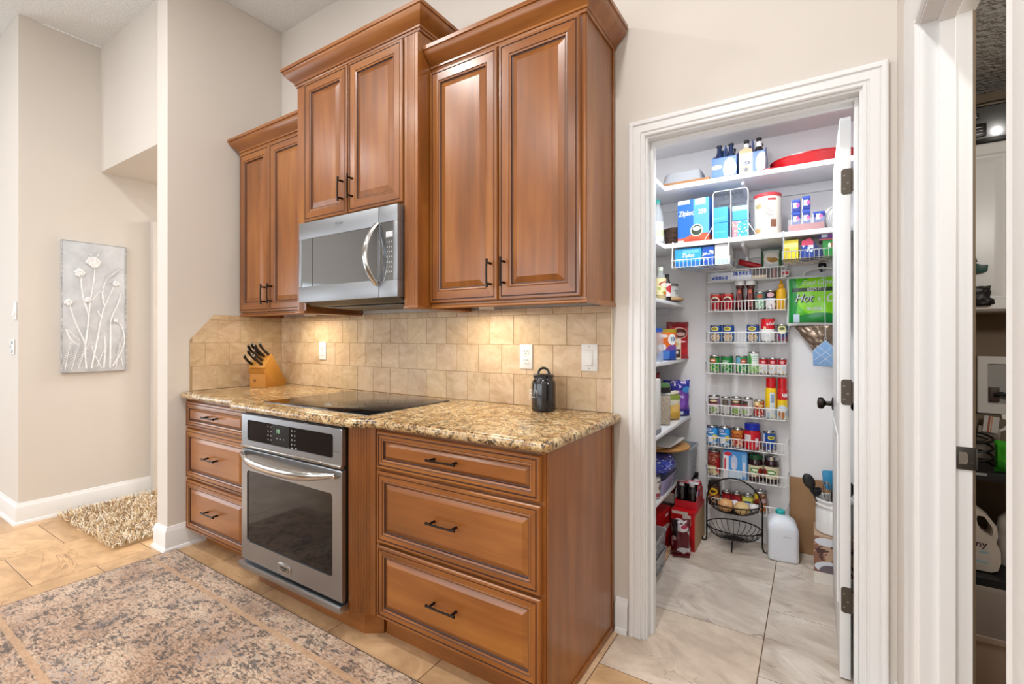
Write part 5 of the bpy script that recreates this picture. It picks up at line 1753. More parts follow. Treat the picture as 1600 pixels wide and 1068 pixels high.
m = MB().prism([(-.058, .006), (-.052, 0), (.052, 0), (.058, .006), (.058, .085), (.006, .138), (-.006, .138), (-.058, .085)], -.004, .004, 'xz', bev=.003)
m.build('pad', mat('pale_blue_cloth', '8fb4de', vary=(40, '82a8d4'), bump=(160, .4, .002), rough=.9), t)
m = MB()
for (a, b, c_, d_) in ((-.05, .035, .04, .115), (-.03, .015, .05, .085), (.05, .035, -.04, .115), (.03, .015, -.05, .085)):
    m.tube([(a, -.0045, b), (c_, -.0045, d_)], .0011, 5)
m.build('stitching', mat('white_string', 'e6ebf0', rough=.8), t)
m = MB()
m.tube([(-.055, -.001, .086), (0, -.001, .142), (.055, -.001, .086)], .0022, 6)
m.tube([(0, 0, .142), (.006, 0, .152), (0, 0, .164), (-.006, 0, .152)], .0016, 6, closed=True)
m.tube([(0, 0, .164), (-.002, .0, .30), (-.004, 0, .40), (-.008, .010, .44), (-.010, .040, .530), (-.012, .058, .562)], .0016, 6)
m.tube([(-.004, 0, .40), (.002, .010, .44), (-.002, .040, .530), (-.012, .058, .562)], .0016, 6)
m.build('string', MATS['white_string'], t)

# ------------------------------------------------------------------ left wall shelves
L90 = PI / 2 - .35        # things on the left shelves look towards the doorway
OIL = mat('golden_oil', 'c9a528', rough=.1, alpha=.85)
bottle(-.752, .652, SA + .0005, .031, .190, 'pale oil bottle half hidden by the door frame on the uppermost left shelf', CLEARG, mat('pale_green_cap', 'cfdcc8', rough=.4), [('f', .02, .1, 45, .55, 'c9d08a')], 'e6dcc0', L90, lz=(.16, .62), liquid=OIL)
bottle(-.738, .815, SA + .0005, .031, .190, 'golden oil bottle with a pale green cap on the uppermost left shelf', CLEARG, MATS['pale_green_cap'], [('o', 0, .09, .03, .018, 'b8483a'), ('o', 0, .086, .025, .014, 'efe4cc'), ('f', .02, .075, 45, .56, '9fb85a'), ('o', 0, .038, .014, .012, 'c8742a')], 'e9d9a8', L90, lz=(.16, .66), liquid=OIL)
t = thing('lazy_susan', 'round pale wood turntable on the uppermost left shelf', 'turntable', (-.806, 1.105, SA + .0005))
MB().lathe([(0, 0), (.055, 0), (.055, .016), (.125, .016), (.128, .019), (.128, .030), (.124, .033), (0, .033)], 40).build('disc', mat('pale_maple', 'd6b48a', vary=(12, 'c49f72'), rough=.5), t)
bottle(-.735, .948, SA + .0005, .0225, .165, 'dark sauce bottle with a red and white label on the uppermost left shelf', mat('soy_dark', '200f0e', rough=.1, coat=.4), BLACKP, [('o', 0, .075, .022, .022, 'c6303a')], 'e9dcdc', L90, lz=(.18, .66), neck=.42)
jar(-.752, 1.12, SA + .0345, .040, .090, 'frosted jar with a grey lid on the pale wood turntable', mat('frosted_jar', 'cfd2d0', rough=.35), mat('grey_lid', '77706c', rough=.35, metal=.4), [('o', 0, .045, .024, .002, '7d8a8c'), ('o', 0, .036, .020, .002, '7d8a8c'), ('o', .022, .060, .004, .005, '2a3036'), ('o', 0, .024, .018, .002, '8d9a9c')], 'dfe2e0', .016, L90, lz=(.08, .92), lidr=1.0)
# second
t = jar(-.750, .735, SB + .0005, .047, .190, 'clear jar of snack bars with a blue lid on the second left shelf', CLEAR, mat('blue_lid', '1c4fb0', rough=.35), lidh=.022, rz=L90)
for k, (a, b, c_, col) in enumerate(((-.01, -.012, .015, 'd8cfc8'), (.012, -.016, .05, 'b9a08c'), (-.014, -.010, .075, 'e6dcd4'), (.004, .012, .03, '6a4a3a'), (.010, -.010, .10, '9a7458'), (-.018, .006, .045, '3a3436'))):
    w_ = thing('snack_bar', ['white wrapped bar at the bottom of the blue-lidded jar', 'tan wrapped bar at the right in the blue-lidded jar', 'pale wrapped bar at the left in the blue-lidded jar', 'brown bar at the back of the blue-lidded jar', 'tan square bar uppermost in the blue-lidded jar', 'dark bar at the left edge of the blue-lidded jar'][k], 'snack', (-.750 + a, .735 + b, SB + .0005 + c_), L90 + k, group='wrapped bars in the blue-lidded jar')
    MB().box(-.015, .015, -.006, .006, 0, .036, bev=.003).build('wrapper', mat('wrapper_%d' % k, col, rough=.4), w_)
t = thing('snack_bag', 'orange and blue snack bag marked 10 on the second left shelf', 'bag', (-.745, .955, SB + .0005), L90 - .35)
MB().pouch(.150, .188, .05, seed=5, amp=.004).build('pouch', pm('dd6a1e', [('w', 40, .4, .020, .075, '7d4a9c'), ('w', 30, 2.2, .016, .045, '4f86d8'), ('r', .01, .08, .0, .062, '1f4fb0'), ('o', .028, .125, .030, .032, 'efeee8'), ('o', -.03, .145, .03, .010, 'eedad0'), ('z', .168, .19, '9a8a2a'), ('o', -.04, .08, .024, .02, 'e9e4ea')]), t)
text('10', .032, t, (.028, -.0262, .126), mat('blue_print', '2a5a9c', rough=.5), bold=.0008)
t = thing('cookie_bag', 'red bag with an oval badge leaning behind the orange bag', 'bag', (-.735, 1.200, SB + .0005), L90 - .35)
MB().pouch(.170, .236, .05, seed=8, amp=.004).build('pouch', pm('b01822', [('z', .20, .24, '7a1218'), ('o', 0, .165, .062, .036, 'e0b0a0'), ('o', 0, .165, .056, .031, '5a2a26'), ('o', .01, .158, .034, .012, 'c9a49a'), ('o', 0, .110, .05, .006, 'e6c0bc'), ('w', 25, 0, .01, .06, 'c9202a')]), t)
text('Cookies', .022, t, (0, -.0275, .166), PRINTW, shear=.2, bold=.0004) if False else None
bx('cream_carton', 'small cream carton with a dark picture at the end of the second left shelf', 'box', -.726, 1.085, SB + .0005, .070, .04, .128, 'e4d8c0', [('r', -.020, .03, .012, .065, '4a342c'), ('o', .004, .045, .012, .010, 'd9cfc4'), ('o', 0, .095, .022, .012, 'd2c088')], L90 - .3)
# third
t = thing('white_canister', 'tall white slim canister with a dark side at the left of the third left shelf', 'canister', (-.695, .548, SCC + .0005))
MB().box(-.030, .022, -.045, .035, 0, .285, bev=.008).build('body', WHITEP, t)
MB().box(-.024, .016, .0355, .052, .0, .20, bev=.006).build('dark_side', mat('slate_plastic', '4a4c54', rough=.4), t)
MB().box(-.032, .024, -.047, .037, .0, .030, bev=.006).build('grey_foot', GREYP, t)
t = thing('oats_jar', 'clear square jar full of oats with a black lid on the third left shelf', 'jar', (-.733, .835, SCC + .0005), .2)
MB().box(-.046, .046, -.046, .046, 0, .188, bev=.010).build('glass', CLEARG, t)
OATS = mat('rolled_oats', 'cdb796', vary=(95, 'a8896a'), bump=(120, .9, .006), rough=.9)
o = MB().box(-.042, .042, -.042, .042, .004, .168, bev=.009).build('oats', OATS, t)
o['kind'] = 'stuff'
MB().lathe([(0, .186), (.046, .186), (.047, .190), (.047, .214), (.044, .216), (0, .216)], 24).build('black_lid', BLACKP, t)
MB().lathe([(0, .2162), (.042, .2162), (.040, .234), (.034, .238), (0, .236)], 24).build('green_lid', mat('leaf_green_lid', '4f7a44', rough=.4), t)
t = thing('chips_bag', 'yellow and green snack bag with a white clip on the third left shelf', 'bag', (-.722, 1.01, SCC + .0005), L90 - .30)
MB().pouch(.110, .155, .06, seed=12, amp=.006).build('pouch', pm('dfb04a', [('z', .0, .036, '3f9a4a'), ('w', 50, 1, .012, .045, 'cfa23e'), ('r', -.05, .06, .09, .13, 'd9d2bc'), ('z', .125, .16, '7a8a34'), ('o', .01, .075, .03, .025, 'e8c070')]), t)
MB().prism([(-.042, .150), (.030, .156), (.050, .168), (.030, .178), (-.030, .170)], -.012, .012, 'xz', bev=.003).build('clip', mat('ivory_clip', 'e6dccb', rough=.4), t)
t = thing('tortilla_bag', 'purple bag with a deep blue gathered top at the end of the third left shelf', 'bag', (-.735, 1.168, SCC + .0005), L90 - .55)
MB().pouch(.180, .228, .075, seed=15, amp=.009, nx=16, nz=18).build('pouch', pm('6a3a9c', [('w', 30, 0, .012, .036, '2a2a8c'), ('r', -.02, .035, .012, .034, 'dfe4ee'), ('z', .165, .25, '232a8e'), ('o', .06, .17, .034, .02, '3f8fd8'), ('o', 0, .11, .05, .06, '8250b4'), ('f', .10, .23, 26, .60, 'c9b8dc'), ('o', -.09, .1, .03, .12, '2c2c86')]), t)
t = thing('candy_bag', 'red bag standing behind the oats jar on the third left shelf', 'bag', (-.875, .86, SCC + .0005), L90 - .2)
MB().pouch(.200, .285, .07, seed=18, amp=.010).build('pouch', pm('b8221f', [('f', .18, .30, 22, .60, 'd8b08a'), ('w', 18, 1, .02, .06, '7a1612')]), t)
t = thing('red_pouch', 'second red pouch lying gathered behind the purple bag', 'bag', (-.905, 1.09, SCC + .0005), L90 - .5)
MB().pouch(.190, .275, .08, seed=31, amp=.012).build('pouch', pm('a8161c', [('z', .22, .30, '8c1218'), ('o', 0, .235, .03, .022, '3a2420')]), t)
MB().tube([(.026 * math.cos(2 * PI * i / 16), -.01, .292 + .020 * math.sin(2 * PI * i / 16)) for i in range(16)], .006, 7, closed=True).build('tie', mat('dark_maroon_tie', '4a1618', rough=.5), t)
# lowest shelf
t = thing('storage_basket', 'grey plastic storage basket at the end of the lowest left shelf', 'basket', (-.73, 1.160, SD + .0005))
m = MB()
rings = []
for (f, zz) in ((.86, 0), (.875, .010), (.985, .185), (1.03, .188), (1.04, .200), (1.03, .204), (.965, .203), (.945, .186), (.84, .012)):
    hx, hy, r_ = .110 * f, .100 * f, .02
    rings.append([(x, y, zz) for x, y in arc(hx - r_, -hy + r_, r_, -PI / 2, 0, 4) + arc(hx - r_, hy - r_, r_, 0, PI / 2, 4) + arc(-hx + r_, hy - r_, r_, PI / 2, PI, 4) + arc(-hx + r_, -hy + r_, r_, PI, 1.5 * PI, 4)])
m.loft(rings)
for k in range(7):
    zz = .03 + k * .020
    f = .875 + .11 * (zz / .185)
    m.box(.110 * f - .001, .110 * f + .003, -.075, .075, zz, zz + .006)
    m.box(-.085, .085, -.100 * f - .003, -.100 * f + .001, zz, zz + .006)
m.build('bin', mat('light_grey_plastic', '9fa4aa', rough=.4), t)
t = thing('clear_tub', 'clear plastic tub with a purple tint under the blue bag on the lowest left shelf', 'tub', (-.795, .845, SD + .0005))
m = MB()
rings = []
for (f, zz) in ((.88, 0), (.90, .006), (1.0, .082), (1.03, .084), (1.03, .090), (.98, .088), (.87, .008)):
    hx, hy, r_ = .108 * f, .160 * f, .03
    rings.append([(x, y, zz) for x, y in arc(hx - r_, -hy + r_, r_, -PI / 2, 0, 4) + arc(hx - r_, hy - r_, r_, 0, PI / 2, 4) + arc(-hx + r_, hy - r_, r_, PI / 2, PI, 4) + arc(-hx + r_, -hy + r_, r_, PI, 1.5 * PI, 4)])
m.loft(rings).build('tub', clear('violet_clear_plastic', 'b9b4dc', .12, .6), t)
t = thing('blue_bag', 'shiny deep blue patterned plastic bag bunched on the clear tub', 'bag', (-.790, .860, SD + .091))
m = MB()
rings = []
NB = 44
for (f, zz) in ((.35, 0), (.80, .012), (1.0, .040), (.98, .070), (.80, .098), (.35, .112)):
    rings.append([(math.cos(2 * PI * i / NB) * .118 * f * (1 + .07 * mnoise.noise(Vector((i * .9, zz * 40, 1)))), math.sin(2 * PI * i / NB) * .185 * f * (1 + .07 * mnoise.noise(Vector((i * .9, zz * 40, 5)))), zz + .010 * mnoise.noise(Vector((i * .8, zz * 30, 9))) * (1 if 0 < zz < .11 else 0)) for i in range(NB)])
m.loft(rings)
tb = NT('blue_streaked_film')
vv = tb.mapping((9, 9, 60))
tb.base(tb.mix(tb.ramp(tb.noise(2.2, vv, detail=3, dist=1.0), [(.56, '000000'), (.62, 'ffffff')]), tb.ramp(tb.noise(14, detail=2), [(.4, '0f1a66'), (.6, '1c35b4')]), 'b9c4ec'))
tb.set(rough=.2, coat=.4)
tb.bump(tb.noise(26, detail=3), .7, .01)
m.build('film', tb.m, t, sharp=70)
t = thing('serving_board', 'round wooden serving board lying on the blue bag and grey basket', 'board', (-.800, 1.010, SD + .2055))
WB = wood_mat('acacia_board', 'y', '9a6a34', 'bd8746', 'd4a566', rough=.4, coat=.1)
MB().lathe([(0, 0), (.165, 0), (.178, .006), (.180, .014), (.176, .019), (0, .019)], 48).build('board', WB, t)
t = thing('small_board', 'smaller round wooden board on top of the big one', 'board', (-.830, .900, SD + .2255))
MB().lathe([(0, 0), (.098, 0), (.104, .004), (.105, .014), (.102, .018), (0, .018)], 40).build('board', mat('light_board', 'cfa878', vary=(16, 'b98f5e'), rough=.5), t)
t = thing('paper_sheet', 'grey-white sheet of paper curling over the wooden boards', 'paper', (-.80, .95, SD + .2450))
m = MB()
g_ = []
for i in range(9):
    row = []
    for k in range(9):
        u, v_ = i / 8, k / 8
        row.append(m.bm.verts.new((-.11 + .22 * u + .03 * v_, -.13 + .26 * v_, .002 + .010 * math.sin(u * 3) * v_ + .014 * v_ * v_)))
    g_.append(row)
for i in range(8):
    for k in range(8):
        m.face([g_[i][k], g_[i + 1][k], g_[i + 1][k + 1], g_[i][k + 1]])
ps = m.build('sheet', mat('grey_paper', 'cfcbc6', rough=.8), t)
md = ps.modifiers.new('thick', 'SOLIDIFY')
md.thickness = .0012
can(-.735, SD + .0005, .036, .122, 'white and brown printed can at the front of the lowest left shelf', 'dcd6d2', [('o', .010, .062, .014, .018, '5a3a30'), ('r', -.03, .02, .012, .034, 'a04a54'), ('r', -.014, .014, .086, .100, '7f7a78'), ('f', .03, .11, 45, .63, '8a8484')], y=.665, rz=L90)

# ------------------------------------------------------------------ pantry floor, left
t = bx('soda_carton', 'tall red soda carton with white lettering patch on the pantry floor', 'carton', -.640, 1.065, .0005, .135, .29, .225, 'c4121a', [('r', .0, .045, .150, .205, 'e0d6cc'), ('o', .020, .170, .014, .012, '6a1418'), ('r', -.06, .03, .205, .222, 'e3d8cc'), ('w', 26, 1, .02, .06, 'a80f16')], flap=False)
MB().box(.0676, .0684, -.14, .14, .004, .20).build('side_panel', mat('kraft_side', 'b99a76', rough=.8), t, sharp=None)
six = thing('soda_carrier', 'red and white six-pack carrier of dark soda bottles on the red carton', 'carrier', (-.635, 1.070, .2262))
m = MB()
m.box(-.062, .062, -.095, .095, 0, .003)
for s_ in (-1, 1):
    m.prism([(-.095, .003), (.095, .003), (.085, .085), (.040, .135), (-.040, .135), (-.085, .085)], s_ * .061 - .001, s_ * .061 + .001, 'yz')
m.box(-.061, .061, -.096, -.094, .003, .045)
m.box(-.061, .061, .094, .096, .003, .045)
m.prism([(-.062, .133), (.062, .133), (.062, .136), (-.062, .136)], -.042, .042, 'xz')
m.build('carton', pm('c0202c', [('f', .05, .14, 24, .56, 'd9d4de'), ('r', .01, .06, .12, .14, 'e4e2e8')]), six, sharp=None)
MB().lathe([(0, -.0008), (.018, -.0008), (.018, .0008), (0, .0008)], 20, (.0625, -.03, .085), axis='x').build('emblem', mat('navy_emblem', '2a3f7c', rough=.4), six)
SODA = mat('dark_soda_bottle', '120c0e', rough=.08, coat=.6)
for i in range(3):
    for s_ in (-1, 1):
        t = thing('soda_bottle', ['front', 'middle', 'back'][i] + (' left' if s_ < 0 else ' right') + ' dark soda bottle in the red and white carrier', 'bottle', (-.635 + s_ * .0295, 1.070 - .062 + .062 * i, .2295), group='soda bottles in the carrier')
        MB().lathe([(0, 0), (.026, 0), (.028, .005), (.026, .06), (.028, .085), (.022, .108), (.014, .118), (.014, .122), (0, .122)], 18).build('body', SODA, t)
        MB().lathe([(0, .121), (.0155, .121), (.0155, .132), (.013, .134), (0, .134)], 14).build('cap', mat('silver_screw_cap', 'cdc8c4', rough=.35, metal=.4), t)
bottle(-.632, 1.245, .0005, .028, .375, 'tall black bottle standing behind the soda carrier', SODA, BLACKP, neck=.55, shoulder=.66)
t = thing('foil_pouch', 'dark red and silver foil pouch in front of the red carton', 'pouch', (-.635, .850, .0005), .35)
MB().pouch(.105, .205, .085, seed=41, amp=.010, nx=16, nz=16).build('pouch', pm('5c0f1a', [('f', .0, .21, 18, .57, 'b9b4b8'), ('o', .0, .165, .038, .020, 'd4d0d6'), ('o', .015, .172, .018, .010, 'a82a48'), ('r', -.05, -.02, .12, .2, '1c1216'), ('o', .010, .045, .034, .014, 'c6c4c8'), ('w', 40, 0, .008, .022, '7d1a26')], .22), t)
MB().box(-.046, .046, -.036, .036, .0, .014, bev=.004).build('foot_seam', mat('maroon_seam', '5a0d16', rough=.4), t)
bx('red_carton', 'big red carton with a white wave under the lowest left shelf', 'carton', -.838, .862, .0005, .20, .225, .235, 'b90f18', [('o', .02, .13, .07, .016, 'e0cfc4'), ('r', .02, .06, .19, .205, 'e6dad2'), ('w', 30, 0, .012, .06, '9c0c14')], PI / 2 - .12, flap=False)
bx('tissue_box', 'white box with a dark red top on the cartons under the lowest left shelf', 'box', -.775, 1.115, .2265, .13, .20, .072, 'ded8d6', [('z', .062, .08, '8c1018'), ('o', -.02, .045, .03, .006, '8a8484')], 0, flap=False)
for k, l in ((0, 'lower clear stacking bin on the pantry floor by the door frame'), (1, 'upper clear stacking bin on the pantry floor by the door frame')):
    z0 = .0005 + .098 * k
    t = thing('stacking_bin', l, 'bin', (-.800, .510, z0))
    m = MB()
    rings = []
    for (f, zz) in ((.93, 0), (.95, .005), (1.0, .088), (1.015, .090), (1.015, .0965), (.98, .095), (.92, .007)):
        hx, hy, r_ = .128 * f, .195 * f, .025
        rings.append([(x, y, zz) for x, y in arc(hx - r_, -hy + r_, r_, -PI / 2, 0, 4) + arc(hx - r_, hy - r_, r_, 0, PI / 2, 4) + arc(-hx + r_, hy - r_, r_, PI / 2, PI, 4) + arc(-hx + r_, -hy + r_, r_, PI, 1.5 * PI, 4)])
    m.loft(rings).build('bin', clear('smoky_clear_plastic', 'c3c8cc', .1, .55), t)
    MB().tube([(.132, -.05, .052), (.138, -.04, .046), (.138, .04, .046), (.132, .05, .052)], .004, 6).build('grip', mat('bin_grip', '6a6e72', rough=.4), t)
    for q in range(3):
        p_ = thing('packet', ['front', 'middle', 'back'][q] + (' grey packet in the lower clear bin' if k == 0 else ' pale packet in the upper clear bin'), 'packet', (-.80, .40 + .10 * q, z0 + .009), .2 * q, group='packets in the clear bins')
        MB().pouch(.15, .075, .05, seed=50 + q + 3 * k, amp=.006, nx=8, nz=8).build('wrapper', mat('bin_packet_%d' % ((q + k) % 3), ('8d9094', 'b9bcc0', '5c6066')[(q + k) % 3], rough=.4), p_)

# ------------------------------------------------------------------ two-tier wire basket
fb = thing('fruit_stand', 'black two-tier wire fruit stand with an arched handle on the pantry floor', 'fruit stand', (-.394, 1.125, 0))
m = MB()
hw = .150
arch = [(-hw, .030, .0)] if False else []
left = [(-hw - .022, 0, .020), (-hw - .026, 0, .010), (-hw - .018, 0, .0048), (-hw - .006, 0, .010), (-hw, 0, .030)]
pts = left + [(-hw, 0, .12), (-hw, 0, .235)] + [(-hw * math.cos(PI * i / 16), 0, .252 + .150 * math.sin(PI * i / 16)) for i in range(17)] + [(hw, 0, .235), (hw, 0, .12)] + [(-x, y, zz) for x, y, zz in left[::-1]]
m.tube(pts, .0045, 8)
m.build('arch_handle', BLACKM, fb)
MB().tube([(0, -.095, .0042), (0, -.090, .020), (0, -.060, .050), (0, -.01, .052)], .0042, 8).build('front_foot', BLACKM, fb)
for nm, zr, zb, R_, rb in (('upper_bowl', .262, .205, .138, .045), ('lower_bowl', .118, .052, .148, .040)):
    m = MB()
    m.tube([(R_ * math.cos(2 * PI * i / 40), R_ * .80 * math.sin(2 * PI * i / 40), zr) for i in range(40)], .0038, 7, closed=True)
    m.tube([(rb * math.cos(2 * PI * i / 20), rb * .8 * math.sin(2 * PI * i / 20), zb) for i in range(20)], .003, 6, closed=True)
    m.lathe([(0, zb - .002), (rb, zb - .002), (rb, zb + .001), (0, zb + .001)], 20, sy=.8)
    for i in range(26):
        a = 2 * PI * i / 26
        ps_ = []
        for q in range(6):
            u = q / 5
            r_ = rb + (R_ - rb) * math.sin(u * PI / 2) ** .9
            ps_.append((r_ * math.cos(a), r_ * .8 * math.sin(a), zb + (zr - zb) * (1 - math.cos(u * PI / 2))))
        m.tube(ps_, .0019, 5)
    m.build(nm, BLACKM, fb)


def lump(name, label, cat, x, y, z, rx, ry, rz_, mm, seed, group=None):
    t = thing(name, label, cat, (x, y, z), group=group)
    m = MB()
    rings = []
    for k in range(11):
        a = PI * k / 10
        r_ = max(math.sin(a), .001)
        rings.append([Vector((rx * r_ * math.cos(2 * PI * i / 18), ry * r_ * math.sin(2 * PI * i / 18), rz_ - rz_ * math.cos(a))) * (1 + .05 * mnoise.noise(Vector((r_ * math.cos(2 * PI * i / 18) * 1.5 + seed, r_ * math.sin(2 * PI * i / 18) * 1.5, a)))) for i in range(18)])
    m.loft(rings).build('skin', mm, t, sharp=80)
    return t


ONI = mat('tan_onion_skin', 'd7a56e', vary=(26, 'c28b54'), rough=.45)
o = lump('onion', 'left tan onion in the upper bowl of the wire stand', 'onion', -.434, 1.095, .2105, .043, .043, .037, ONI, 1)
MB().lathe([(.004, .070), (.003, .080), (0, .084)], 8).build('stem_tip', mat('dry_stem', 'a8794a', rough=.7), o)
o = lump('onion', 'right pale onion in the upper bowl of the wire stand', 'onion', -.348, 1.090, .2105, .043, .042, .036, mat('pale_onion_skin', 'dcc08a', vary=(26, 'cba566'), rough=.45), 4)
MB().lathe([(.004, .068), (.003, .078), (0, .082)], 8).build('stem_tip', MATS['dry_stem'], o)
GAR = mat('garlic_white', 'e6e2e2', vary=(40, 'cfc6cc'), rough=.5)
lump('garlic_bulb', 'white garlic bulb at the right of the onions in the wire stand', 'garlic', -.288, 1.125, .232, .026, .026, .020, GAR, 7)
lump('garlic_bulb', 'white garlic bulb behind the two onions in the wire stand', 'garlic', -.392, 1.160, .217, .028, .026, .024, GAR, 9)
# ------------------------------------------------------------------ water jug
jg = thing('water_jug', 'translucent white gallon jug with a teal cap on the pantry floor', 'jug', (-.143, 1.130, .0005), math.radians(6))
JUG = mat('milky_plastic', 'e4e9f0', rough=.35, sss=.3, alpha=.97)
m = MB()
rings = []
for (f, zz) in ((.88, 0), (.97, .006), (1.0, .018), (1.0, .160), (.985, .180), (.92, .200), (.78, .217), (.57, .230), (.38, .237), (.28, .241), (.28, .248)):
    h_ = .076 * f
    r_ = h_ * (.36 if f > .9 else (.55 if f > .5 else .98))
    q = arc(h_ - r_, -h_ + r_, r_, -PI / 2, 0, 6) + arc(h_ - r_, h_ - r_, r_, 0, PI / 2, 6) + arc(-h_ + r_, h_ - r_, r_, PI / 2, PI, 6) + arc(-h_ + r_, -h_ + r_, r_, PI, 1.5 * PI, 6)
    sh_ = -.012 * max(0, (zz - .16) / .08)
    rings.append([(x + sh_, y, zz) for x, y in q])
m.loft(rings)
m.build('body', JUG, jg)
MB().tube([(0, .040, .222), (0, .066, .205), (0, .0745, .180), (0, .073, .150)], [.010, .012, .012, .010], 10).build('grip', JUG, jg)
MB().lathe([(0, .245), (.0225, .245), (.0235, .248), (.0235, .262), (.021, .265), (0, .265)], 22, (-.012, 0, 0)).build('cap', mat('teal_jug_cap', '1fb3b4', rough=.4), jg)
MB().box(-.002, .040, -.0770, -.0755, .140, .144).build('embossed_line', mat('milky_shadow_print', 'b4bccb', rough=.5), jg, sharp=None)
# kraft board, crock, utensils
t = thing('kraft_board', 'brown kraft board leaning against the pantry back wall', 'board', (-.008, 1.248, .0005), rot=(math.radians(-3), 0, 0))
MB().box(-.106, .106, -.004, .004, 0, .425, bev=.001).build('board', mat('kraft_board', 'a07a55', vary=(6, '94704c'), rough=.75), t)
t = bx('mixer_box', 'cardboard box with a kitchen photo print behind the open pantry door', 'box', .102, .995, .0005, .196, .20, .243, 'b99a80', [('f', .06, .24, 16, .50, '8c5f4c'), ('f', .06, .2, 22, .60, '4f2f2a'), ('o', -.045, .215, .05, .02, 'd9dce4'), ('o', -.02, .09, .075, .030, 'd2d8e2'), ('o', -.02, .072, .055, .030, '6a6066'), ('z', .0, .062, 'ded6cc')], flap=False)
ck_ = thing('utensil_crock', 'white stoneware crock full of cooking utensils on the photo-printed box', 'crock', (.094, .992, .2448))
MB().lathe([(0, 0), (.078, 0), (.083, .004), (.083, .108), (.078, .116), (.078, .128), (.083, .134), (.083, .142), (.080, .146), (.080, .154), (.085, .158), (.086, .166), (.083, .170), (.077, .168), (.074, .16), (.074, .006), (0, .006)], 40).build('crock', mat('white_stoneware', 'e4e3e0', rough=.25, coat=.3), ck_)


def utensil(name, label, x, y, tilt, az, L, head, mm, hm=None):
    t = thing(name, label, 'utensil', (.094 + x, .992 + y, .2448 + .009), rot=(tilt * math.cos(az), tilt * math.sin(az), az * 0))
    MB().tube([(0, 0, 0), (0, 0, L * .55), (0, 0, L)], [.005, .0045, .004], 8).build('handle', hm or mm, t)
    m = MB()
    if head == 'spoon':
        rings = []
        for k in range(9):
            a = PI * k / 8
            r_ = max(math.sin(a), .02)
            rings.append([(.027 * r_ * math.cos(2 * PI * i / 14), .008 * r_ * math.sin(2 * PI * i / 14), L - .006 + .042 - .042 * math.cos(a)) for i in range(14)])
        m.loft(rings)
    elif head == 'ladle':
        m.lathe([(0, L - .004), (.018, L), (.027, L + .018), (.028, L + .030), (.026, L + .030), (.024, L + .018), (0, L + .004)], 18)
    elif head == 'spatula':
        m.prism([(-.022, L - .01), (.022, L - .01), (.034, L + .02), (.034, L + .082), (.028, L + .088), (-.028, L + .088), (-.034, L + .082), (-.034, L + .02)], -.0035, .0035, 'xz', bev=.002)
    elif head == 'whisk':
        for k in range(6):
            a = PI * k / 6
            m.tube([(.030 * math.sin(PI * min(1, i / 12) ** .8) * math.cos(a) * (1 if i <= 12 else 1), .030 * math.sin(PI * min(1, i / 12) ** .8) * math.sin(a), L - .03 + .100 * (1 - abs(1 - i / 6)) if i <= 6 else L + .07 - .100 * (i / 6 - 1)) for i in range(13)], .0012, 5) if False else None
            ps_ = []
            for i in range(17):
                u = PI * i / 16
                ps_.append((.030 * math.cos(u) * math.cos(a) * (.35 + .65 * math.sin(u)), .030 * math.cos(u) * math.sin(a) * (.35 + .65 * math.sin(u)), L - .03 + .100 * math.sin(u)))
            m.tube(ps_, .0012, 5)
    m.build('head', mm, t)
    return t


BLKU = mat('black_nylon', '1c1c1e', rough=.4)
utensil('serving_spoon', 'black nylon spoon leaning furthest left in the white crock', -.030, -.010, math.radians(-4), 0, .215, 'spoon', BLKU).rotation_euler = (math.radians(4), math.radians(-19), 0)
utensil('ladle', 'black ladle hanging low at the left of the white crock', -.035, .01, 0, 0, .170, 'ladle', BLKU).rotation_euler = (math.radians(2), math.radians(-14), 0)
utensil('spatula', 'bright teal silicone spatula standing in the white crock', .0, .020, 0, 0, .205, 'spatula', mat('teal_silicone', '1f86b4', rough=.4), BLKU).rotation_euler = (math.radians(-2), math.radians(-4), 0)
utensil('whisk', 'steel balloon whisk at the front of the white crock', -.022, -.036, 0, 0, .190, 'whisk', STEELP).rotation_euler = (math.radians(6), math.radians(-3), 0)
utensil('turner', 'black nylon turner at the right in the white crock', .030, -.020, 0, 0, .190, 'spoon', BLKU).rotation_euler = (math.radians(4), math.radians(6), 0)

# ================================================================== LAUNDRY (seen through the right doorway)
lc = thing('laundry_cabinet', 'white wall cabinet with a raised panel door in the laundry room', 'cabinet', (0, 0, 0))
MB().box(.335, 1.28, .990, 1.2665, 1.355, 2.105, bev=.001).build('carcass', TRIM, lc, sharp=None)
for (a, b) in ((.340, .765), (.770, 1.275)):
    d = MB()
    ring_panel(d, a, b, 1.362, 2.098, [(0, 0, 0), (0, .016, 0), (.004, .019, 0), (.045, .019, 0), (.052, .012, 0), (.060, .010, 0), (.085, .017, 0), (.092, .018, 0)], .9895, (0, 0, 0))
    d.build('door', TRIM, lc, sharp=20)
# slow cooker on the cabinet
sc_ = thing('slow_cooker', 'stainless slow cooker with a black lid and base on top of the laundry cabinet', 'slow cooker', (.680, 1.118, 2.1055))
MB().lathe([(0, .0), (.135, 0), (.138, .004), (.140, .020), (0, .020)], 40, sx=1.25, sy=.98).build('base', BLACKP, sc_)
MB().lathe([(0, .018), (.138, .018), (.142, .024), (.145, .160), (.142, .164), (0, .164)], 40, sx=1.25, sy=.98).build('steel_shell', STEEL, sc_)
MB().lathe([(0, .164), (.147, .164), (.149, .170), (.147, .180), (.10, .196), (0, .202)], 40, sx=1.25, sy=.98).build('lid', BLACKP, sc_)
MB().lathe([(.1485, .167), (.1505, .170), (.1485, .173)], 40, sx=1.25, sy=.98).build('lid_rim', STEELP, sc_)
MB().box(-.110, -.028, -.1465, -.130, .030, .088, bev=.003).build('control_panel', BLACKP, sc_)
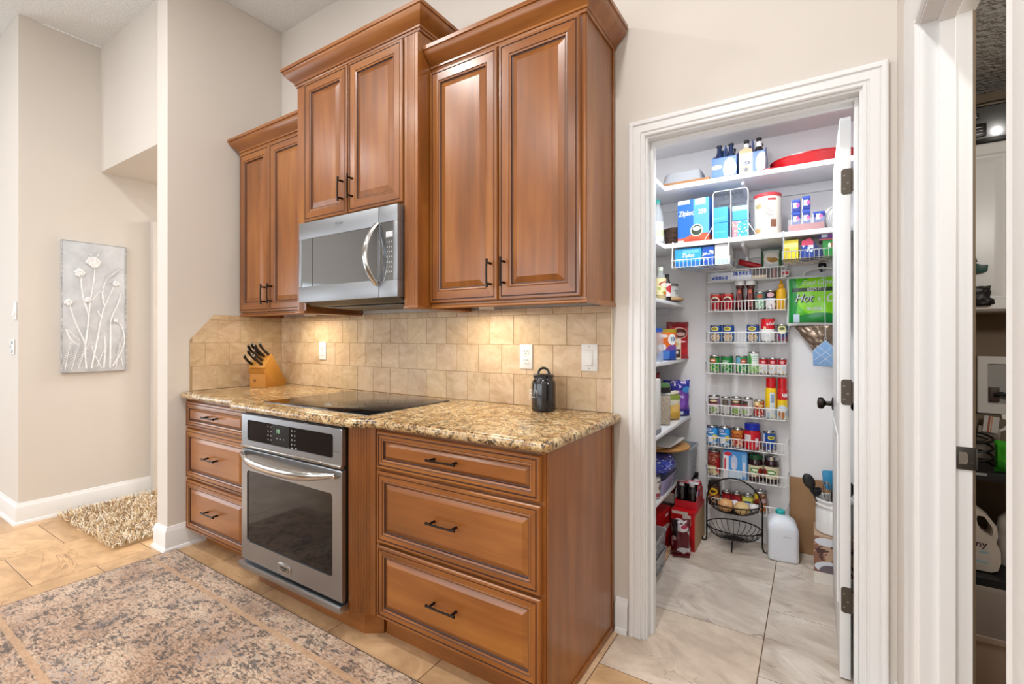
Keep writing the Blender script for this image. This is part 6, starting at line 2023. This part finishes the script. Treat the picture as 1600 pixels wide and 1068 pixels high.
for k in range(3):
    MB().box(-.065, -.042, -.1478, -.146, .040 + k * .014, .0425 + k * .014).build('button', PRINTW, sc_, sharp=None)
bd_ = MB().box(-.130, -.052, -.1420, -.128, .112, .138, bev=.003).build('badge', BLACKP, sc_)
text('CROCK', .020, bd_, (-.091, -.1424, .125), PRINTW, bold=.0006, sx=.9)
# things hung on the cabinet's door
t = thing('hanging_clip', 'dark green clip hanging on the laundry cabinet door', 'clip', (.632, .958, 1.545))
MB().prism([(-.030, .03), (-.004, .012), (.020, .014), (.018, -.016), (-.006, -.022), (-.030, -.018)], -.010, .010, 'xz', bev=.003).build('clip_body', mat('dark_green_plastic', '1d4c44', rough=.4), t)
MB().tube([(-.018, 0, .028), (-.026, 0, .062), (-.032, .004, .080)], [.006, .004, .003], 7).build('clip_arm', BLACKP, t)
t = thing('black_glove', 'black rubber glove hanging below the green clip on the cabinet door', 'glove', (.618, .950, 1.378))
m = MB().pouch(.085, .085, .035, seed=61, amp=.008, nx=10, nz=10)
m.tube([(.02, 0, .03), (.042, -.004, .018), (.046, -.004, .004)], [.016, .013, .009], 9)
m.build('glove_body', mat('black_rubber', '141416', rough=.45), t)
# washer outlet box
t = thing('washer_outlet_box', 'white recessed washer outlet box on the taupe laundry wall', 'outlet box', (.800, 1.2675, .985))
m = MB()
frame(m, -.118, .140, -.118, .160, .036, .036, .050, .036, -.014, 0, .004)
m.build('frame', WHITEP, t, sharp=30)
MB().box(-.083, .105, -.004, -.001, -.069, .125).build('back_panel', mat('grey_recess', 'aaa9a6', rough=.6), t, sharp=None)
MB().box(-.076, -.040, -.016, -.004, -.060, .010, bev=.003).build('valve_plate', mat('brown_valve', '4a3a34', rough=.5), t)
MB().tube([(-.056, -.018, -.026), (-.035, -.026, -.018), (.0, -.032, -.030), (.045, -.034, -.062), (.10, -.034, -.10)], [.011, .010, .009, .009, .009], 10).build('hose', BLACKP, t)
# black tray shelf with cords
LSH = mat('black_steel_shelf', '131214', rough=.45)
t = thing('utility_rack', 'black utility rack with two shelves along the laundry wall', 'rack', (0, 0, 0))
for zz in (.655, .205):
    MB().box(.36, 1.25, .86, 1.22, zz - .012, zz, bev=.002).build('shelf_board', LSH, t)
    MB().box(.36, 1.25, .852, .860, zz - .030, zz + .006, bev=.001).build('shelf_lip', mat('grey_steel_lip', '2e3136', rough=.35, metal=.3), t)
MB().box(.36, 1.25, .853, .861, .110, .165, bev=.002).build('lower_rail', mat('dark_brown_rail', '1f1714', rough=.5), t)
for x in (.37, 1.24):
    for y in (.87, 1.21):
        MB().box(x - .008, x + .008, y - .008, y + .008, 0, .643).build('post', LSH, t)
MB().box(.575, .625, .849, .8525, .648, .658).build('lip_label', PRINTG, t, sharp=None)
t = thing('black_vacuum', 'black curved appliance body standing at the left of the laundry rack shelf', 'appliance', (.545, 1.02, .6555))
MB().prism([(-.06, 0), (.075, 0), (.062, .06), (.056, .14), (.045, .21), (.015, .27), (-.04, .29), (-.06, .27)], -.07, .07, 'xz', bev=.012).build('shell', mat('gloss_black', '151518', rough=.2), t)
MB().box(.030, .046, -.072, -.070, .145, .155).build('logo_strip', PRINTW, t, sharp=None)
t = thing('power_cord', 'coiled black power cord lying on the laundry rack shelf', 'cord', (.636, 1.000, .6555))
m = MB()
ps_ = []
for i in range(70):
    a = 2 * PI * i / 20
    ps_.append((.050 * math.cos(a) - .01, .040 * math.sin(a) - .01, .012 + .040 * i / 20 + .008 * math.sin(a)))
ps_ += [(.02, -.03, .13), (-.03, -.02, .10), (-.04, 0, .05)]
m.tube(ps_, .0052, 8).build('coil', BLACKP, t)
m = MB().tube([(.03, -.125, .004), (.065, -.128, -.03), (.10, -.126, -.10), (.16, -.12, -.16)], .0045, 8).build('tail', BLACKP, t)
t = thing('sponge_pack', 'bright green sponge packet at the right on the laundry rack shelf', 'packet', (.714, .930, .6555), math.radians(-8))
MB().pouch(.095, .135, .045, seed=70, amp=.006).build('pouch', pm('3fae2a', [('o', .018, .085, .032, .040, 'e2d04a'), ('o', -.03, .03, .02, .02, '2c8a24')]), t)
text('S', .040, t, (.012, -.0262, .098), mat('red_print', 'b8202a', rough=.5), bold=.001)
text('B', .036, t, (.014, -.0262, .066), MATS['red_print'], bold=.001)
t = thing('spray_bottle', 'white trigger spray bottle at the right edge of the laundry shelf', 'bottle', (.762, .99, .6555))
MB().lathe([(0, 0), (.036, 0), (.038, .004), (.038, .13), (.030, .160), (.014, .180), (.014, .196), (0, .196)], 22).build('bottle', WHITEP, t)
MB().prism([(-.062, .222), (-.062, .244), (.030, .246), (.034, .210), (.018, .194), (-.016, .194), (-.022, .212)], -.013, .013, 'xz', bev=.004).build('spray_head', WHITEP, t)
MB().tube([(-.028, 0, .216), (-.036, 0, .196), (-.052, 0, .176), (-.066, 0, .168)], [.008, .007, .006, .004], 8).build('trigger', WHITEP, t)
t = thing('paper_tag', 'small grey card with an orange stripe propped behind the black cord', 'card', (.700, 1.14, .810), rot=(math.radians(-10), math.radians(8), 0))
MB().box(-.027, .027, -.004, .004, 0, .078, bev=.001).build('card', pm('c9c5c0', [('r', -.012, -.004, .0, .08, '9c4a24'), ('r', -.001, .004, .0, .08, 'c98a5a')]), t, sharp=None)
t.location = (.698, 1.19, .6555)
MB().box(-.040, .040, .006, .020, 0, .155, bev=.002).build('stand', mat('grey_card_stand', 'a39a90', rough=.7), t)
for c_ in t.children:
    if c_.name.startswith('card'):
        c_.location = (0, 0, .128)
# fabric softener jug on the lower shelf
dj = thing('softener_jug', 'cream fabric softener jug with a loop handle on the lower laundry shelf', 'jug', (.592, .985, .2055), math.radians(-3))
DJ = mat('cream_jug_plastic', 'dcd2c6', rough=.4)
m = MB()
out = [(-.105, .010), (-.095, 0), (.070, 0), (.092, .012), (.102, .05), (.100, .10), (.086, .135), (.092, .165), (.088, .205), (.062, .245), (.020, .280), (-.010, .300), (-.012, .320), (-.070, .320), (-.072, .296), (-.098, .26), (-.105, .2)]
hole = [(.010 + .026 * math.cos(a) + .026 * math.sin(a) * .6, .190 + .046 * math.sin(a) - .03 * math.cos(a) * .8) for a in [2 * PI * i / 17 for i in range(17)]]
D_ = .048
import itertools


def bridge(mb, outer, inner, y):
    """flat ring face between an outline and a hole with equal vertex counts"""
    A = [mb.bm.verts.new((x, y, z)) for x, z in outer]
    B = [mb.bm.verts.new((x, y, z)) for x, z in inner]
    n = len(A)
    for i in range(n):
        j = (i + 1) % n
        mb.face([A[i], A[j], B[j], B[i]])
    return A, B


ce = (.048, .206)
hole = []
for (x, z_) in out:
    a = math.atan2((z_ - ce[1]) / .10, (x - ce[0]) / .07)
    hole.append((ce[0] + .022 * math.cos(a) - .014 * math.sin(a), ce[1] + .044 * math.sin(a)))
ins = [(ce[0] + (x - ce[0]) * .93, z_ * .96 + .006) for x, z_ in out]
F0, FH = bridge(m, ins, hole, -D_)
B0, BH = bridge(m, ins, hole, D_)
O1 = [m.bm.verts.new((x, -D_ * .72, z_)) for x, z_ in out]
O2 = [m.bm.verts.new((x, D_ * .72, z_)) for x, z_ in out]
n = len(out)
for i in range(n):
    jn = (i + 1) % n
    m.face([F0[i], O1[i], O1[jn], F0[jn]])
    m.face([O1[i], O2[i], O2[jn], O1[jn]])
    m.face([O2[i], B0[i], B0[jn], O2[jn]])
    m.face([FH[i], FH[jn], BH[jn], BH[i]])
m.build('body', DJ, dj, sharp=50)
MB().lathe([(0, .319), (.028, .319), (.030, .322), (.030, .352), (.026, .356), (0, .356)], 20, (-.041, 0, 0)).build('cap', DJ, dj)
lb = MB().prism([(-.095, .03), (.050, .03), (.070, .05), (.062, .10), (.02, .155), (-.095, .160)], -D_ - .0008, -D_ - .0002, 'xz').build('label', pm('d5cec6', [('o', -.020, .062, .036, .022, '3a8fc4'), ('o', -.020, .052, .026, .012, '6fb6dc'), ('o', .045, .088, .018, .004, '8fc0d0'), ('o', .03, .045, .03, .006, 'a9c6cc')]), dj, sharp=None)
text('Downy', .040, lb, (-.004, -D_ - .0009, .122), mat('dark_red_print', '4a2a2c', rough=.5), bold=.0006)
text('SOFT', .014, lb, (-.002, -D_ - .0009, .094), MATS['dark_red_print'])
jb = thing('detergent_jug', 'second cream jug standing behind the softener at the right', 'jug', (.775, 1.10, .2055))
MB().lathe([(0, 0), (.062, 0), (.066, .006), (.068, .15), (.056, .21), (.026, .245), (.024, .262), (0, .262)], 26, sy=.8).build('body', DJ, jb)
MB().lathe([(0, .261), (.028, .261), (.028, .288), (0, .288)], 18).build('cap', DJ, jb)
# laundry tub in front
t = thing('laundry_tub', 'taupe plastic laundry tub with a pale tag on its rim', 'tub', (.520, .330, .0))
m = MB()
rings = []
TAU = mat('taupe_plastic', '8f8074', rough=.5)
for (f, zz) in ((.80, .001), (.84, .01), (1.0, .275), (1.045, .280), (1.05, .296), (1.02, .298), (.975, .28), (.82, .014)):
    hx, hy, r_ = .180 * f, .200 * f, .06
    rings.append([(x, y, zz) for x, y in arc(hx - r_, -hy + r_, r_, -PI / 2, 0, 5) + arc(hx - r_, hy - r_, r_, 0, PI / 2, 5) + arc(-hx + r_, hy - r_, r_, PI / 2, PI, 5) + arc(-hx + r_, -hy + r_, r_, PI, 1.5 * PI, 5)])
m.loft(rings).build('tub', TAU, t)
MB().box(-.085, -.030, .196, .2005, .275, .345, bev=.003).build('tag', mat('pale_tag', 'd2bea6', rough=.6), t)
